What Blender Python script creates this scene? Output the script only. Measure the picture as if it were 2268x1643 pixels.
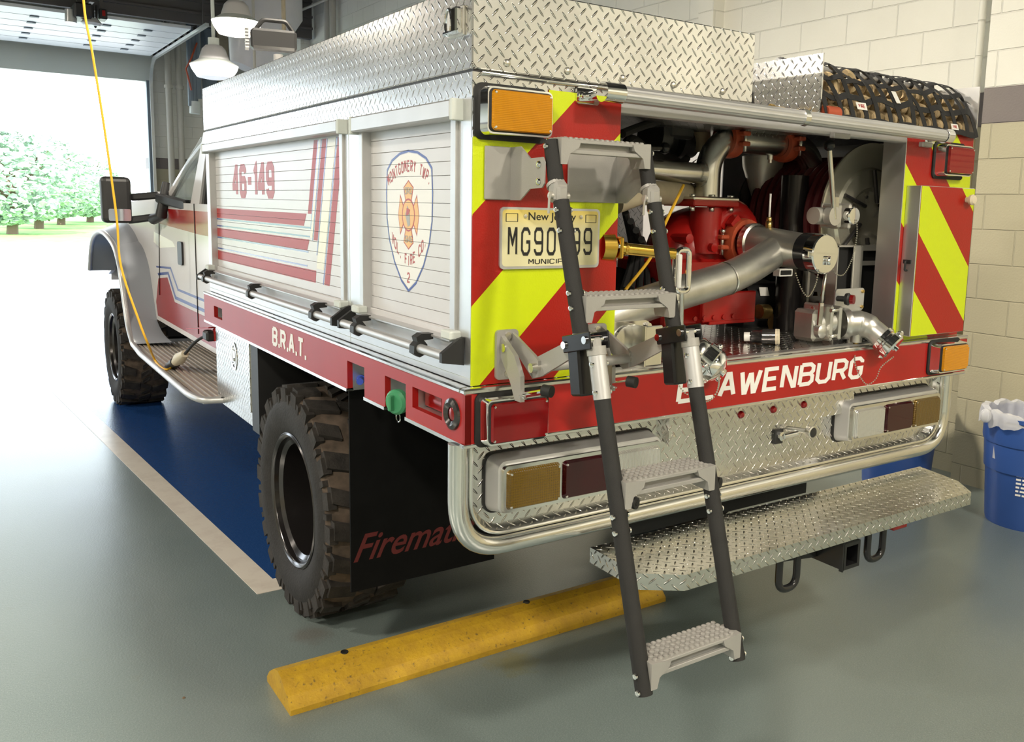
import bpy, bmesh, math, random
from mathutils import Vector, Matrix
random.seed(7)
PI = math.pi
scene = bpy.context.scene
COL = scene.collection
for _o in list(bpy.data.objects):
    bpy.data.objects.remove(_o)

# ------------------------------------------------------------------ camera
CAM = Vector((-1.0598, -1.9408, 1.63))
YAW, PITCH, ROLL, FPX, U0, V0 = -0.61547, -0.14156, 0.02506, 1966.98, 1268.3, 740.5
_f = Vector((-math.sin(YAW)*math.cos(PITCH), math.cos(YAW)*math.cos(PITCH), math.sin(PITCH)))
_r = Vector((math.cos(YAW), math.sin(YAW), 0)); _u = _r.cross(_f)
CR = _r*math.cos(ROLL)+_u*math.sin(ROLL); CU = -_r*math.sin(ROLL)+_u*math.cos(ROLL); CF = _f
cam_d = bpy.data.cameras.new('camera'); cam = bpy.data.objects.new('camera', cam_d); COL.objects.link(cam)
cam_d.sensor_width = 36.0; cam_d.sensor_fit = 'HORIZONTAL'; cam_d.lens = FPX/2268*36
cam_d.shift_x = -(U0-1134)/2268; cam_d.shift_y = -(821.5-V0)/2268
cam_d.clip_start = 0.05; cam_d.clip_end = 400
cam.matrix_world = Matrix(((CR.x, CU.x, -CF.x, CAM.x), (CR.y, CU.y, -CF.y, CAM.y), (CR.z, CU.z, -CF.z, CAM.z), (0, 0, 0, 1)))
scene.camera = cam

def _ray(x, y): return CF+CR*((x-U0)/FPX)-CU*((y-V0)/FPX)
def _on(x, y, ax, v):
    d = _ray(x, y); return CAM+d*((v-CAM[ax])/d[ax])
# where the sight line through a measured point of the photograph meets the plane X=v, Y=v or Z=v
def PX(x, y, v=0.0): return _on(x, y, 0, v)
def PY(x, y, v=0.0): return _on(x, y, 1, v)
def PZ(x, y, v=0.0): return _on(x, y, 2, v)

# ------------------------------------------------------------------ view, world, main light
scene.view_settings.view_transform = 'Standard'
scene.view_settings.look = 'None'
scene.view_settings.gamma = 1
scene.view_settings.use_curve_mapping = False
scene.view_settings.exposure = 0.0
world = bpy.data.worlds.new('world'); scene.world = world; world.use_nodes = True
wn = world.node_tree.nodes; wl = world.node_tree.links
for n in list(wn): wn.remove(n)
w_out = wn.new('ShaderNodeOutputWorld'); w_bg = wn.new('ShaderNodeBackground')
w_bg.inputs[0].default_value = (0.80, 0.90, 1.0, 1); w_bg.inputs[1].default_value = 6.0
wl.new(w_bg.outputs[0], w_out.inputs[0])

def area(name, loc, size, rot, energy, color=(1, 1, 1), portal=False, spread=PI, shape='RECTANGLE'):
    d = bpy.data.lights.new(name, 'AREA'); d.shape = shape; d.size = size[0]; d.size_y = size[1]
    d.energy = energy; d.color = color; d.spread = spread
    if portal: d.cycles.is_portal = True
    o = bpy.data.objects.new(name, d); o.location = loc; o.rotation_euler = rot; COL.objects.link(o); return o
WALL_Y = 17.0
DOORS = [(-1.42, 2.24), (-6.9, -3.2), (-12.6, -8.9)]     # x ranges of the bay doors in the front wall
DOOR_H = 3.80
for i, (a, b) in enumerate(DOORS):
    area('daylight_portal', ((a+b)/2, WALL_Y+0.4, DOOR_H/2), (b-a, DOOR_H), (PI/2, 0, PI), 1.0, portal=True)
sun_d = bpy.data.lights.new('sun', 'SUN'); sun_d.energy = 12.0; sun_d.angle = math.radians(1.0); sun_d.color = (1, 0.96, 0.9)
sun = bpy.data.objects.new('sun', sun_d); sun.rotation_euler = (math.radians(42), 0, math.radians(-20)); COL.objects.link(sun)

# ------------------------------------------------------------------ node helpers and materials
class NT:
    def __init__(s, name):
        s.m = bpy.data.materials.new(name); s.m.use_nodes = True
        s.n = s.m.node_tree.nodes; s.l = s.m.node_tree.links
        s.b = s.n['Principled BSDF']; s._uv = None
    def link(s, a, b): s.l.new(a, b)
    def put(s, sock, v):
        if hasattr(v, 'is_linked') or hasattr(v, 'links'): s.l.new(v, sock)
        else: sock.default_value = v
    def math(s, op, a, b=0.0, c=0.0):
        n = s.n.new('ShaderNodeMath'); n.operation = op
        s.put(n.inputs[0], a); s.put(n.inputs[1], b)
        if len(n.inputs) > 2: s.put(n.inputs[2], c)
        return n.outputs[0]
    def uv(s):
        if not s._uv:
            t = s.n.new('ShaderNodeTexCoord'); x = s.n.new('ShaderNodeSeparateXYZ'); s.l.new(t.outputs['UV'], x.inputs[0])
            s._uv = (x.outputs[0], x.outputs[1], t.outputs['UV'], t.outputs['Object'])
        return s._uv
    def noise(s, scale, vec=None, detail=3, rough=0.5):
        n = s.n.new('ShaderNodeTexNoise'); n.inputs['Scale'].default_value = scale; n.inputs['Detail'].default_value = detail
        n.inputs['Roughness'].default_value = rough
        s.l.new(vec if vec is not None else s.uv()[3], n.inputs['Vector']); return n.outputs[0]
    def mix(s, fac, a, b):
        n = s.n.new('ShaderNodeMix'); n.data_type = 'RGBA'; s.put(n.inputs[0], fac)
        for k, v in ((6, a), (7, b)):
            if isinstance(v, tuple): n.inputs[k].default_value = (*v[:3], 1)
            else: s.l.new(v, n.inputs[k])
        return n.outputs[2]
    def ramp(s, f, lo, hi):
        n = s.n.new('ShaderNodeMapRange'); s.put(n.inputs[0], f)
        n.inputs[1].default_value = lo; n.inputs[2].default_value = hi; n.clamp = True; return n.outputs[0]
    def bump(s, h, dist, strength=1.0):
        n = s.n.new('ShaderNodeBump'); n.inputs['Strength'].default_value = strength; n.inputs['Distance'].default_value = dist
        s.l.new(h, n.inputs['Height']); s.l.new(n.outputs[0], s.b.inputs['Normal']); return n
    def set(s, col=None, rough=None, metal=None, **k):
        if col is not None:
            if isinstance(col, tuple): s.b.inputs['Base Color'].default_value = (*col[:3], 1)
            else: s.l.new(col, s.b.inputs['Base Color'])
        if rough is not None: s.put(s.b.inputs['Roughness'], rough)
        if metal is not None: s.b.inputs['Metallic'].default_value = metal
        for kk, v in k.items(): s.put(s.b.inputs[kk.replace('_', ' ')], v)
        return s.m

def simple(name, col, rough=0.5, metal=0.0, var=0.0, scale=8, bump=0.0, bscale=200, **k):
    t = NT(name)
    c = col
    if var:
        f = t.noise(scale)
        c = t.mix(t.ramp(f, 0.3, 0.7), tuple(x*(1-var) for x in col), tuple(min(1, x*(1+var)) for x in col))
    t.set(c, rough, metal, **k)
    if bump: t.bump(t.noise(bscale, detail=2), bump)
    return t.m

def diamond(name, col=(0.80, 0.79, 0.76), rough=0.2, cell=0.0185, smudge=0.25, dist=0.0042):
    t = NT(name); u, v, uvv, ob = t.uv()
    su = t.math('DIVIDE', u, cell*2); sv = t.math('DIVIDE', v, cell*2)
    cs = math.cos(math.radians(47)); sn = math.sin(math.radians(47))
    def lay(o, sg):
        a = t.math('SUBTRACT', t.math('FRACT', t.math('ADD', su, o)), 0.5); b = t.math('SUBTRACT', t.math('FRACT', t.math('ADD', sv, o)), 0.5)
        x = t.math('ADD', t.math('MULTIPLY', a, cs), t.math('MULTIPLY', b, sn*sg)); y = t.math('SUBTRACT', t.math('MULTIPLY', b, cs*sg), t.math('MULTIPLY', a, sn))
        a2 = t.math('POWER', t.math('ABSOLUTE', t.math('DIVIDE', x, 0.385)), 2.0); b2 = t.math('POWER', t.math('ABSOLUTE', t.math('DIVIDE', y, 0.078)), 2.0)
        return t.ramp(t.math('SUBTRACT', 1.0, t.math('ADD', a2, b2)), 0.0, 1.0)
    h = t.math('MAXIMUM', lay(0.0, 1.0), lay(0.5, -1.0))
    nz = t.noise(5.0, detail=4); sm = t.ramp(nz, 0.35, 0.75)
    t.set(t.mix(sm, col, tuple(x*(1-smudge) for x in col)), t.math('ADD', rough, t.math('MULTIPLY', sm, 0.05)), 1.0)
    big = t.noise(2.2, detail=1)
    t.bump(t.math('ADD', h, t.math('MULTIPLY', big, 0.10)), dist)
    return t.m

def chevron(name, sign, off, pitch, yel_even):
    t = NT(name); u, v, uvv, ob = t.uv()
    q = t.math('SUBTRACT', v, t.math('MULTIPLY', u, -1.0)) if sign < 0 else t.math('SUBTRACT', v, u)
    k = t.math('FLOOR', t.math('DIVIDE', t.math('SUBTRACT', q, off), pitch))
    m = t.math('FLOORED_MODULO', k, 2.0)
    f = t.math('SUBTRACT', 1.0, m) if yel_even else m
    t.set(t.mix(f, (0.35, 0.008, 0.004), (0.58, 0.69, 0.004)), 0.33)
    vo = t.n.new('ShaderNodeTexVoronoi'); vo.inputs['Scale'].default_value = 230; t.l.new(uvv, vo.inputs['Vector'])
    t.bump(vo.outputs[0], 0.0006, 0.5)
    return t.m

M = {}
M['diamond'] = diamond('diamond plate')
M['diamond_step'] = diamond('worn diamond plate', (0.76, 0.75, 0.70), 0.20, 0.0168, 0.12, 0.0065)
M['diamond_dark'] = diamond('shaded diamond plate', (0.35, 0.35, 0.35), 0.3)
M['brushed'] = simple('brushed aluminium', (0.64, 0.64, 0.64), 0.36, 0.9, 0.06, 6)
M['satin'] = simple('anodised aluminium', (0.60, 0.60, 0.605), 0.42, 0.7, 0.04, 10)
M['polish'] = simple('polished aluminium', (0.82, 0.81, 0.78), 0.16, 1.0, 0.06, 5)
M['reelm'] = simple('polished reel metal', (0.70, 0.67, 0.56), 0.26, 0.75, 0.05, 5)
M['chrome'] = simple('chrome', (0.90, 0.90, 0.90), 0.05, 1.0)
M['steel'] = simple('stainless pipe', (0.74, 0.72, 0.66), 0.27, 1.0, 0.12, 9)
M['cast'] = simple('cast aluminium', (0.60, 0.59, 0.55), 0.34, 0.9, 0.10, 14, 0.0002, 120)
M['greycast'] = simple('grey cast ladder metal', (0.36, 0.35, 0.33), 0.45, 0.25, 0.05, 10, 0.0003, 300)
M['blackrubber'] = simple('black rubber', (0.009, 0.009, 0.009), 0.65, 0, 0.2, 12)
M['flap'] = simple('black flap sheet', (0.004, 0.004, 0.004), 0.8, 0, 0.2, 12, Specular_IOR_Level=0.15)
M['milled'] = simple('milled metal', (0.56, 0.54, 0.49), 0.36, 0.55, 0.08, 9)
M['railgrip'] = simple('black rail grip', (0.013, 0.0125, 0.012), 0.72, 0, 0.15, 20, 0.0004, 500)
M['blackgloss'] = simple('black painted metal', (0.012, 0.012, 0.013), 0.22)
M['blackplastic'] = simple('black plastic', (0.018, 0.018, 0.019), 0.45)
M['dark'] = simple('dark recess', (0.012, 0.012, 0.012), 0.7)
M['redvinyl'] = simple('red reflective vinyl', (0.35, 0.009, 0.007), 0.38, 0, 0.05, 5)
M['redpaint'] = simple('red pump paint', (0.33, 0.010, 0.008), 0.24, 0, 0.1, 10)
M['orange'] = simple('orange coupling paint', (0.42, 0.075, 0.03), 0.42, 0, 0.12, 20)
M['gold'] = simple('gold anodised', (0.80, 0.52, 0.10), 0.2, 1.0)
M['brass'] = simple('brass', (0.62, 0.44, 0.16), 0.3, 1.0, 0.15, 30)
M['white'] = simple('white lettering', (0.82, 0.81, 0.78), 0.4)
M['offwhite'] = simple('off white paint', (0.61, 0.60, 0.61), 0.3, 0, 0.03, 6)
M['tire'] = simple('tyre rubber', (0.018, 0.016, 0.015), 0.75, 0, 0.3, 16, 0.002, 90)
M['tiremud'] = simple('dusty tyre tread', (0.026, 0.022, 0.019), 0.8, 0, 0.5, 20, 0.002, 120)
M['dust'] = simple('brown dust on tread', (0.085, 0.062, 0.045), 0.9, 0, 0.4, 24)
M['rim'] = simple('dark wheel rim', (0.030, 0.027, 0.027), 0.22, 0.6)
M['rimlip'] = simple('wheel rim lip', (0.10, 0.095, 0.095), 0.18, 0.8)
M['hose'] = simple('tan fire hose jacket', (0.48, 0.36, 0.20), 0.8, 0, 0.2, 15, 0.0015, 400)
M['wrap'] = simple('beige wrapped hose', (0.42, 0.36, 0.25), 0.6, 0, 0.1, 15)
M['web'] = simple('black webbing', (0.010, 0.010, 0.011), 0.7, 0, 0.1, 20, 0.0006, 600)
M['yellowcord'] = simple('yellow cord jacket', (0.80, 0.46, 0.03), 0.45)
M['cream'] = simple('cream plastic', (0.68, 0.60, 0.45), 0.45)
M['green'] = simple('green cap plastic', (0.06, 0.30, 0.14), 0.4)
M['blueplastic'] = simple('blue plastic', (0.03, 0.08, 0.50), 0.35)
M['bag'] = simple('clear plastic liner', (0.75, 0.76, 0.80), 0.25, 0, 0, 8, 0.01, 14, Alpha=0.62)
M['binblue'] = simple('blue bin plastic', (0.030, 0.085, 0.31), 0.42, 0, 0.06, 6)
M['stopyellow'] = None
M['paint'] = simple('white cab paint', (0.74, 0.72, 0.72), 0.14)
M['cabred'] = simple('red cab stripe', (0.36, 0.014, 0.014), 0.16)
M['cabblue'] = simple('blue pinstripe', (0.03, 0.07, 0.30), 0.2)
M['goldstripe'] = simple('gold pinstripe', (0.72, 0.60, 0.30), 0.3)
M['pipegrey'] = simple('grey conduit paint', (0.52, 0.50, 0.44), 0.5)
M['ink'] = simple('black ink', (0.010, 0.010, 0.010), 0.5)
M['redink'] = simple('red lettering', (0.42, 0.04, 0.035), 0.4)

def lensmat(name, col, ribs=0.0, rough=0.12, dots=0.0):
    t = NT(name); u, v, uvv, ob = t.uv()
    t.set(col, rough, 0.0)
    t.b.inputs['Metallic'].default_value = 0.4; t.b.inputs['Coat Weight'].default_value = 0.4; t.b.inputs['Coat Roughness'].default_value = 0.04
    t.b.inputs['Specular IOR Level'].default_value = 0.7
    if ribs:
        sv_, su_ = t.math('SINE', t.math('MULTIPLY', v, ribs)), t.math('SINE', t.math('MULTIPLY', u, ribs))
        h = su_ if dots == 2 else (t.math('ADD', sv_, su_) if dots else sv_)
        t.bump(h, 0.0005, 0.8)
    return t.m
M['amber'] = lensmat('amber lens', (0.80, 0.33, 0.002), 1500)
M['amberdim'] = lensmat('smoked amber lens', (0.15, 0.085, 0.005), 900, dots=1)
M['redlens'] = lensmat('red lens', (0.26, 0.004, 0.006))
M['redribs'] = lensmat('ribbed red lens', (0.30, 0.006, 0.006), 300)
M['darkred'] = lensmat('dark red lens', (0.04, 0.002, 0.005))
M['clearlens'] = lensmat('clear ribbed lens', (0.70, 0.70, 0.68), 1300, dots=2)
M['clearlens'].node_tree.nodes['Principled BSDF'].inputs['Metallic'].default_value = 0.7
M['plateface'] = None
t = NT('number plate face'); u, v, uvv, ob = t.uv()
M['plateface'] = t.set(t.mix(t.ramp(v, 1.42, 1.60), (0.72, 0.68, 0.42), (0.78, 0.60, 0.12)), 0.35)
t = NT('glass'); M['glass'] = t.set((0.75, 0.85, 0.85), 0.03, 0.0, Transmission_Weight=1.0, IOR=1.05); t.b.inputs['Alpha'].default_value = 0.55
t = NT('tinted glass'); M['tint'] = t.set((0.01, 0.012, 0.014), 0.04)
t = NT('yellow speed bump rubber'); f = t.noise(14, detail=6, rough=0.7); g = t.noise(70, detail=3)
c = t.mix(t.ramp(f, 0.35, 0.8), (0.56, 0.34, 0.016), (0.36, 0.20, 0.02))
M['stopyellow'] = t.set(t.mix(t.ramp(g, 0.62, 0.75), c, (0.16, 0.10, 0.03)), 0.6); t.bump(g, 0.002)
def emis(name, col, st):
    t = NT(name); t.set((0.9, 0.9, 0.9), 0.4, 0.0); t.b.inputs['Emission Color'].default_value = (*col, 1); t.b.inputs['Emission Strength'].default_value = st; return t.m
M['bulb'] = emis('lamp glow', (1.0, 0.90, 0.72), 26)

# ------------------------------------------------------------------ mesh builder
class MB:
    def __init__(s): s.bm = bmesh.new(); s.mi = 0; s.smooth = False
    def _faces(s, fs, sm=None):
        for f in fs:
            f.material_index = s.mi; f.smooth = s.smooth if sm is None else sm
        return s
    def box(s, x0, x1, y0, y1, z0, z1, bev=0.0, seg=1):
        return s.obox(Vector(((x0+x1)/2, (y0+y1)/2, (z0+z1)/2)), (abs(x1-x0), abs(y1-y0), abs(z1-z0)), None, bev, seg)
    def obox(s, c, size, rot=None, bev=0.0, seg=1):
        g = bmesh.ops.create_cube(s.bm, size=1.0); vs = g['verts']
        for v in vs: v.co = Vector((v.co.x*size[0], v.co.y*size[1], v.co.z*size[2]))
        fs = list({f for v in vs for f in v.link_faces})
        if bev > 0:
            b = min(bev, min(size)*0.45)
            es = list({e for v in vs for e in v.link_edges})
            r = bmesh.ops.bevel(s.bm, geom=es, offset=b, segments=seg, profile=0.5, affect='EDGES')
            fs = list(set(r['faces']) | {f for f in fs if f.is_valid})
            vs = list({v for f in fs for v in f.verts})
        m = rot if rot is not None else Matrix.Identity(3)
        for v in vs: v.co = m @ v.co + Vector(c)
        return s._faces([f for f in fs if f.is_valid])
    def bar(s, p0, p1, w, h, up=(0, 0, 1), bev=0.0):
        p0, p1 = Vector(p0), Vector(p1); d = (p1-p0); L = d.length; d.normalize()
        sx = d.cross(Vector(up)).normalized(); uz = sx.cross(d)
        m = Matrix((sx, d, uz)).transposed()
        return s.obox((p0+p1)/2, (w, L, h), m, bev)
    def prism(s, pts, ax, a, b, sm=False):
        """polygon in the two other axes (in x,y,z order) extruded along axis ax from a to b"""
        def P(p, w):
            q = [p[0], p[1]]; q.insert(ax, w); return Vector(q)
        A = [s.bm.verts.new(P(p, a)) for p in pts]; B = [s.bm.verts.new(P(p, b)) for p in pts]
        n = len(pts); fs = [s.bm.faces.new(A), s.bm.faces.new(B[::-1])]
        for i in range(n): fs.append(s.bm.faces.new((A[i], B[i], B[(i+1) % n], A[(i+1) % n])))
        return s._faces(fs, sm)
    def poly(s, P, thick, nrm):
        """flat 3D polygon given a thickness along nrm"""
        nrm = Vector(nrm).normalized()*thick
        A = [s.bm.verts.new(Vector(p)) for p in P]; B = [s.bm.verts.new(Vector(p)+nrm) for p in P]
        n = len(P); fs = [s.bm.faces.new(A[::-1]), s.bm.faces.new(B)]
        for i in range(n): fs.append(s.bm.faces.new((A[i], A[(i+1) % n], B[(i+1) % n], B[i])))
        return s._faces(fs, False)
    def tube(s, pts, r, n=14, closed=False, caps=True):
        pts = [Vector(p) for p in pts]; N = len(pts); rs = r if isinstance(r, (list, tuple)) else [r]*N
        rings = []; t0 = None; nv = None
        for i, p in enumerate(pts):
            if closed: t = (pts[(i+1) % N]-pts[i-1])
            else: t = pts[min(i+1, N-1)]-pts[max(i-1, 0)]
            t.normalize()
            if nv is None:
                a = Vector((0, 0, 1)) if abs(t.z) < 0.9 else Vector((1, 0, 0)); nv = (a-t*a.dot(t)).normalized()
            else: nv = (nv-t*nv.dot(t)).normalized()
            bv = t.cross(nv)
            rings.append([s.bm.verts.new(p+(nv*math.cos(2*PI*k/n)+bv*math.sin(2*PI*k/n))*rs[i]) for k in range(n)])
        fs = []
        for i in range(N if closed else N-1):
            a, b = rings[i], rings[(i+1) % N]
            for k in range(n): fs.append(s.bm.faces.new((a[k], a[(k+1) % n], b[(k+1) % n], b[k])))
        s._faces(fs, True)
        if caps and not closed: s._faces([s.bm.faces.new(rings[0][::-1]), s.bm.faces.new(rings[-1])], False)
        return s
    def cyl(s, p0, p1, r0, r1=None, n=20): return s.tube([p0, p1], [r0, r0 if r1 is None else r1], n)
    def lathe(s, prof, o, axis, n=32, hard=True):
        """profile [(radius, distance along axis)]"""
        o = Vector(o); ax = Vector(axis).normalized(); a = Vector((0, 0, 1)) if abs(ax.z) < 0.9 else Vector((1, 0, 0))
        u = (a-ax*a.dot(ax)).normalized(); w = ax.cross(u); prev = None; fs = []
        for (r, h) in prof:
            if r < 1e-6: ring = [s.bm.verts.new(o+ax*h)]
            else: ring = [s.bm.verts.new(o+ax*h+(u*math.cos(2*PI*k/n)+w*math.sin(2*PI*k/n))*r) for k in range(n)]
            if prev:
                for k in range(n):
                    k2 = (k+1) % n
                    q = [prev[k % len(prev)], prev[k2 % len(prev)], ring[k2 % len(ring)], ring[k % len(ring)]]
                    q2 = []
                    for x in q:
                        if x not in q2: q2.append(x)
                    if len(q2) > 2: fs.append(s.bm.faces.new(q2))
            prev = ring
        return s._faces(fs, True)
    def ball(s, c, r, n=14):
        return s.lathe([(r*math.sin(PI*i/8), -r*math.cos(PI*i/8)) for i in range(9)], c, (0, 0, 1), n)
    def grid(s, f, nu, nv, thick=None, closed_u=False):
        V = [[s.bm.verts.new(Vector(f(i/nu, j/nv))) for j in range(nv+1)] for i in range(nu+1)]
        fs = [s.bm.faces.new((V[i][j], V[i+1][j], V[i+1][j+1], V[i][j+1])) for i in range(nu) for j in range(nv)]
        return s._faces(fs, True)
    def holes(s, ax, a0, a1, rect, hs, bev=0):
        """plate between a0..a1 along axis ax; rect=(u0,u1,v0,v1); rectangular holes"""
        us = sorted({rect[0], rect[1], *[h[0] for h in hs], *[h[1] for h in hs]}); vs = sorted({rect[2], rect[3], *[h[2] for h in hs], *[h[3] for h in hs]})
        us = [u for u in us if rect[0] <= u <= rect[1]]; vs = [v for v in vs if rect[2] <= v <= rect[3]]
        for i in range(len(us)-1):
            j = 0
            while j < len(vs)-1:
                uc = (us[i]+us[i+1])/2
                def inh(jj):
                    vc = (vs[jj]+vs[jj+1])/2
                    return any(h[0] < uc < h[1] and h[2] < vc < h[3] for h in hs)
                if inh(j): j += 1; continue
                k = j
                while k < len(vs)-1 and not inh(k): k += 1
                lo = [us[i], vs[j]]; hi = [us[i+1], vs[k]]; lo.insert(ax, a0); hi.insert(ax, a1)
                s.box(lo[0], hi[0], lo[1], hi[1], lo[2], hi[2]); j = k
        return s
    def rrect(s, ax, a0, a1, u0, u1, v0, v1, r, n=5, inset=0.0):
        """rounded rectangle slab; inset shrinks the far (a1) side, giving sloping sides"""
        def ring(a, ins):
            P = []; R = max(r-ins*0.5, 0.001)
            for cu, cv, st in ((u1-ins-R, v1-ins-R, 0), (u0+ins+R, v1-ins-R, 90), (u0+ins+R, v0+ins+R, 180), (u1-ins-R, v0+ins+R, 270)):
                for k in range(n+1):
                    t = math.radians(st+90*k/n); q = [cu+R*math.cos(t), cv+R*math.sin(t)]; q.insert(ax, a); P.append(s.bm.verts.new(q))
            return P
        A, B = ring(a0, 0), ring(a1, inset); N = len(A); fs = [s.bm.faces.new(A), s.bm.faces.new(B[::-1])]
        s._faces(fs, False)
        return s._faces([s.bm.faces.new((A[i], B[i], B[(i+1) % N], A[(i+1) % N])) for i in range(N)], True)
    def build(s, name, mats, parent=None, uv='cube', sharp=35, origin=None):
        bm = s.bm
        bmesh.ops.recalc_face_normals(bm, faces=bm.faces)
        L = bm.loops.layers.uv.new('UVMap')
        for f in bm.faces:
            n = f.normal; a = max(range(3), key=lambda i: abs(n[i]))
            for lp in f.loops:
                c = lp.vert.co
                lp[L].uv = ((c.y, c.z), (c.x, c.z), (c.x, c.y))[a]
        ca = math.cos(math.radians(sharp))
        for e in bm.edges:
            if len(e.link_faces) == 2 and e.link_faces[0].normal.dot(e.link_faces[1].normal) < ca: e.smooth = False
        o_loc = Vector(origin) if origin is not None else None
        if o_loc is not None:
            for v in bm.verts: v.co -= o_loc
        me = bpy.data.meshes.new(name); bm.to_mesh(me); bm.free()
        for m in (mats if isinstance(mats, (list, tuple)) else [mats]): me.materials.append(M[m] if isinstance(m, str) else m)
        o = bpy.data.objects.new(name, me); COL.objects.link(o)
        if o_loc is not None: o.location = o_loc
        if parent is not None: attach(o, parent)
        return o

def wloc(o):
    m = Matrix.Translation(o.location) @ o.rotation_euler.to_matrix().to_4x4()
    if o.parent: return wloc(o.parent) @ o.matrix_parent_inverse @ m
    return m
def attach(o, parent):
    o.parent = parent; o.matrix_parent_inverse = wloc(parent).inverted()
def empty(name, loc):
    o = bpy.data.objects.new(name, None); o.location = loc; o.empty_display_size = 0.2; COL.objects.link(o); return o
def tag(o, label=None, cat=None, group=None, kind=None):
    if label: o['label'] = label
    if cat: o['category'] = cat
    if group: o['group'] = group
    if kind: o['kind'] = kind
    return o
def arc(c, r, a0, a1, n, u, v):
    c, u, v = Vector(c), Vector(u), Vector(v)
    return [c+u*(r*math.cos(a0+(a1-a0)*i/n))+v*(r*math.sin(a0+(a1-a0)*i/n)) for i in range(n+1)]
def fillet(pts, r, n=6, closed=False):
    """round the corners of a 3D polyline"""
    pts = [Vector(p) for p in pts]; N = len(pts); out = []
    for i, p in enumerate(pts):
        if not closed and i in (0, N-1): out.append(p); continue
        a = pts[i-1]-p; b = pts[(i+1) % N]-p
        rr = min(r, a.length*0.48, b.length*0.48)
        A, B = p+a.normalized()*rr, p+b.normalized()*rr
        for k in range(n+1):
            t = k/n; out.append(A*(1-t)**2+p*2*t*(1-t)+B*t*t)
    return out
def spline(pts, n=8):
    pts = [Vector(p) for p in pts]; out = []
    for i in range(len(pts)-1):
        p0 = pts[max(i-1, 0)]; p1 = pts[i]; p2 = pts[i+1]; p3 = pts[min(i+2, len(pts)-1)]
        for k in range(n):
            t = k/n; out.append(0.5*((2*p1)+(p2-p0)*t+(2*p0-5*p1+4*p2-p3)*t*t+(3*p1-p0-3*p2+p3)*t**3))
    out.append(pts[-1]); return out
def hang(a, b, sag, n=14):
    a, b = Vector(a), Vector(b); return [a.lerp(b, i/n)-Vector((0, 0, sag*4*(i/n)*(1-i/n))) for i in range(n+1)]
def chain(mb, pts, r=0.0035):
    """ball chain: small beads strung along a line"""
    d = 0; L = [Vector(p) for p in pts]; step = r*2.6; last = L[0]; acc = 0
    for i in range(len(L)-1):
        a, b = L[i], L[i+1]; l = (b-a).length
        while acc <= l:
            mb.lathe([(0, -r), (r*0.8, -r*0.6), (r*0.8, r*0.6), (0, r)], a.lerp(b, acc/l if l else 0), (0, 0, 1), 6); acc += step
        acc -= l

# ------------------------------------------------------------------ lettering
# block letters as strokes on a 4 x 6 grid
GLY = {
 'B': [[(0,0),(0,6)], [(0,6),(3,6),(4,5.2),(4,3.9),(3.2,3.1)], [(0,3.1),(3.2,3.1)], [(3.2,3.1),(4,2.3),(4,0.8),(3,0),(0,0)]],
 'L': [[(0,6),(0,0),(3.8,0)]], 'A': [[(0,0),(1.7,6),(2.3,6),(4,0)], [(0.7,2.0),(3.3,2.0)]],
 'W': [[(0,6),(1.2,0),(1.6,0),(2.6,5),(3.0,5),(4.0,0),(4.4,0),(5.6,6)]],
 'E': [[(3.8,6),(0,6),(0,0),(3.8,0)], [(0,3.1),(3.3,3.1)]], 'N': [[(0,0),(0,6),(0.5,6),(3.5,0),(4,0),(4,6)]],
 'U': [[(0,6),(0,1),(1,0),(3,0),(4,1),(4,6)]], 'R': [[(0,0),(0,6),(3,6),(4,5.2),(4,3.6),(3.1,2.8),(0,2.8)], [(2.2,2.8),(4,0)]],
 'G': [[(4,4.6),(4,5.1),(3,6),(1,6),(0,5),(0,1),(1,0),(3,0),(4,1),(4,2.9),(2.4,2.9)]],
 'T': [[(0,6),(4,6)], [(2,6),(2,0)]], '.': [[(0,0.15),(1.3,0.15)]], 'M': [[(0,0),(0,6),(0.4,6),(2,2.4),(3.6,6),(4,6),(4,0)]],
 '4': [[(3,0),(3,6),(2.5,6),(0,2.2),(0,1.7),(4,1.7)]], '6': [[(4,4.8),(4,5.2),(3.2,6),(0.8,6),(0,5.2),(0,0.8),(0.8,0),(3.2,0),(4,0.8),(4,2.6),(3.3,3.3),(0,3.3)]],
 '1': [[(0.3,4.6),(1.6,6),(1.6,0)]], '9': [[(0,1.2),(0,0.8),(0.8,0),(3.2,0),(4,0.8),(4,5.2),(3.2,6),(0.8,6),(0,5.2),(0,3.4),(0.7,2.7),(4,2.7)]],
 '0': [[(0,0.9),(0,5.1),(0.9,6),(3.1,6),(4,5.1),(4,0.9),(3.1,0),(0.9,0),(0,0.9)]], '-': [[(0,3),(2.6,3)]],
 'O': [[(0,0.9),(0,5.1),(0.9,6),(3.1,6),(4,5.1),(4,0.9),(3.1,0),(0.9,0),(0,0.9)]], 'Y': [[(0,6),(2,3),(4,6)], [(2,3),(2,0)]],
 'P': [[(0,0),(0,6),(3,6),(4,5.2),(4,3.5),(3.2,2.7),(0,2.7)]], 'V': [[(0,6),(1.8,0),(2.2,0),(4,6)]], 'F': [[(3.8,6),(0,6),(0,0)], [(0,3.2),(3.2,3.2)]],
 'I': [[(0.3,0),(0.3,6)]], 'C': [[(4,4.7),(4,5.1),(3.1,6),(0.9,6),(0,5.1),(0,0.9),(0.9,0),(3.1,0),(4,0.9),(4,1.3)]],
 '2': [[(0,4.9),(0,5.2),(0.8,6),(3.2,6),(4,5.2),(4,3.9),(0,0.6),(0,0),(4,0)]],
}
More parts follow.
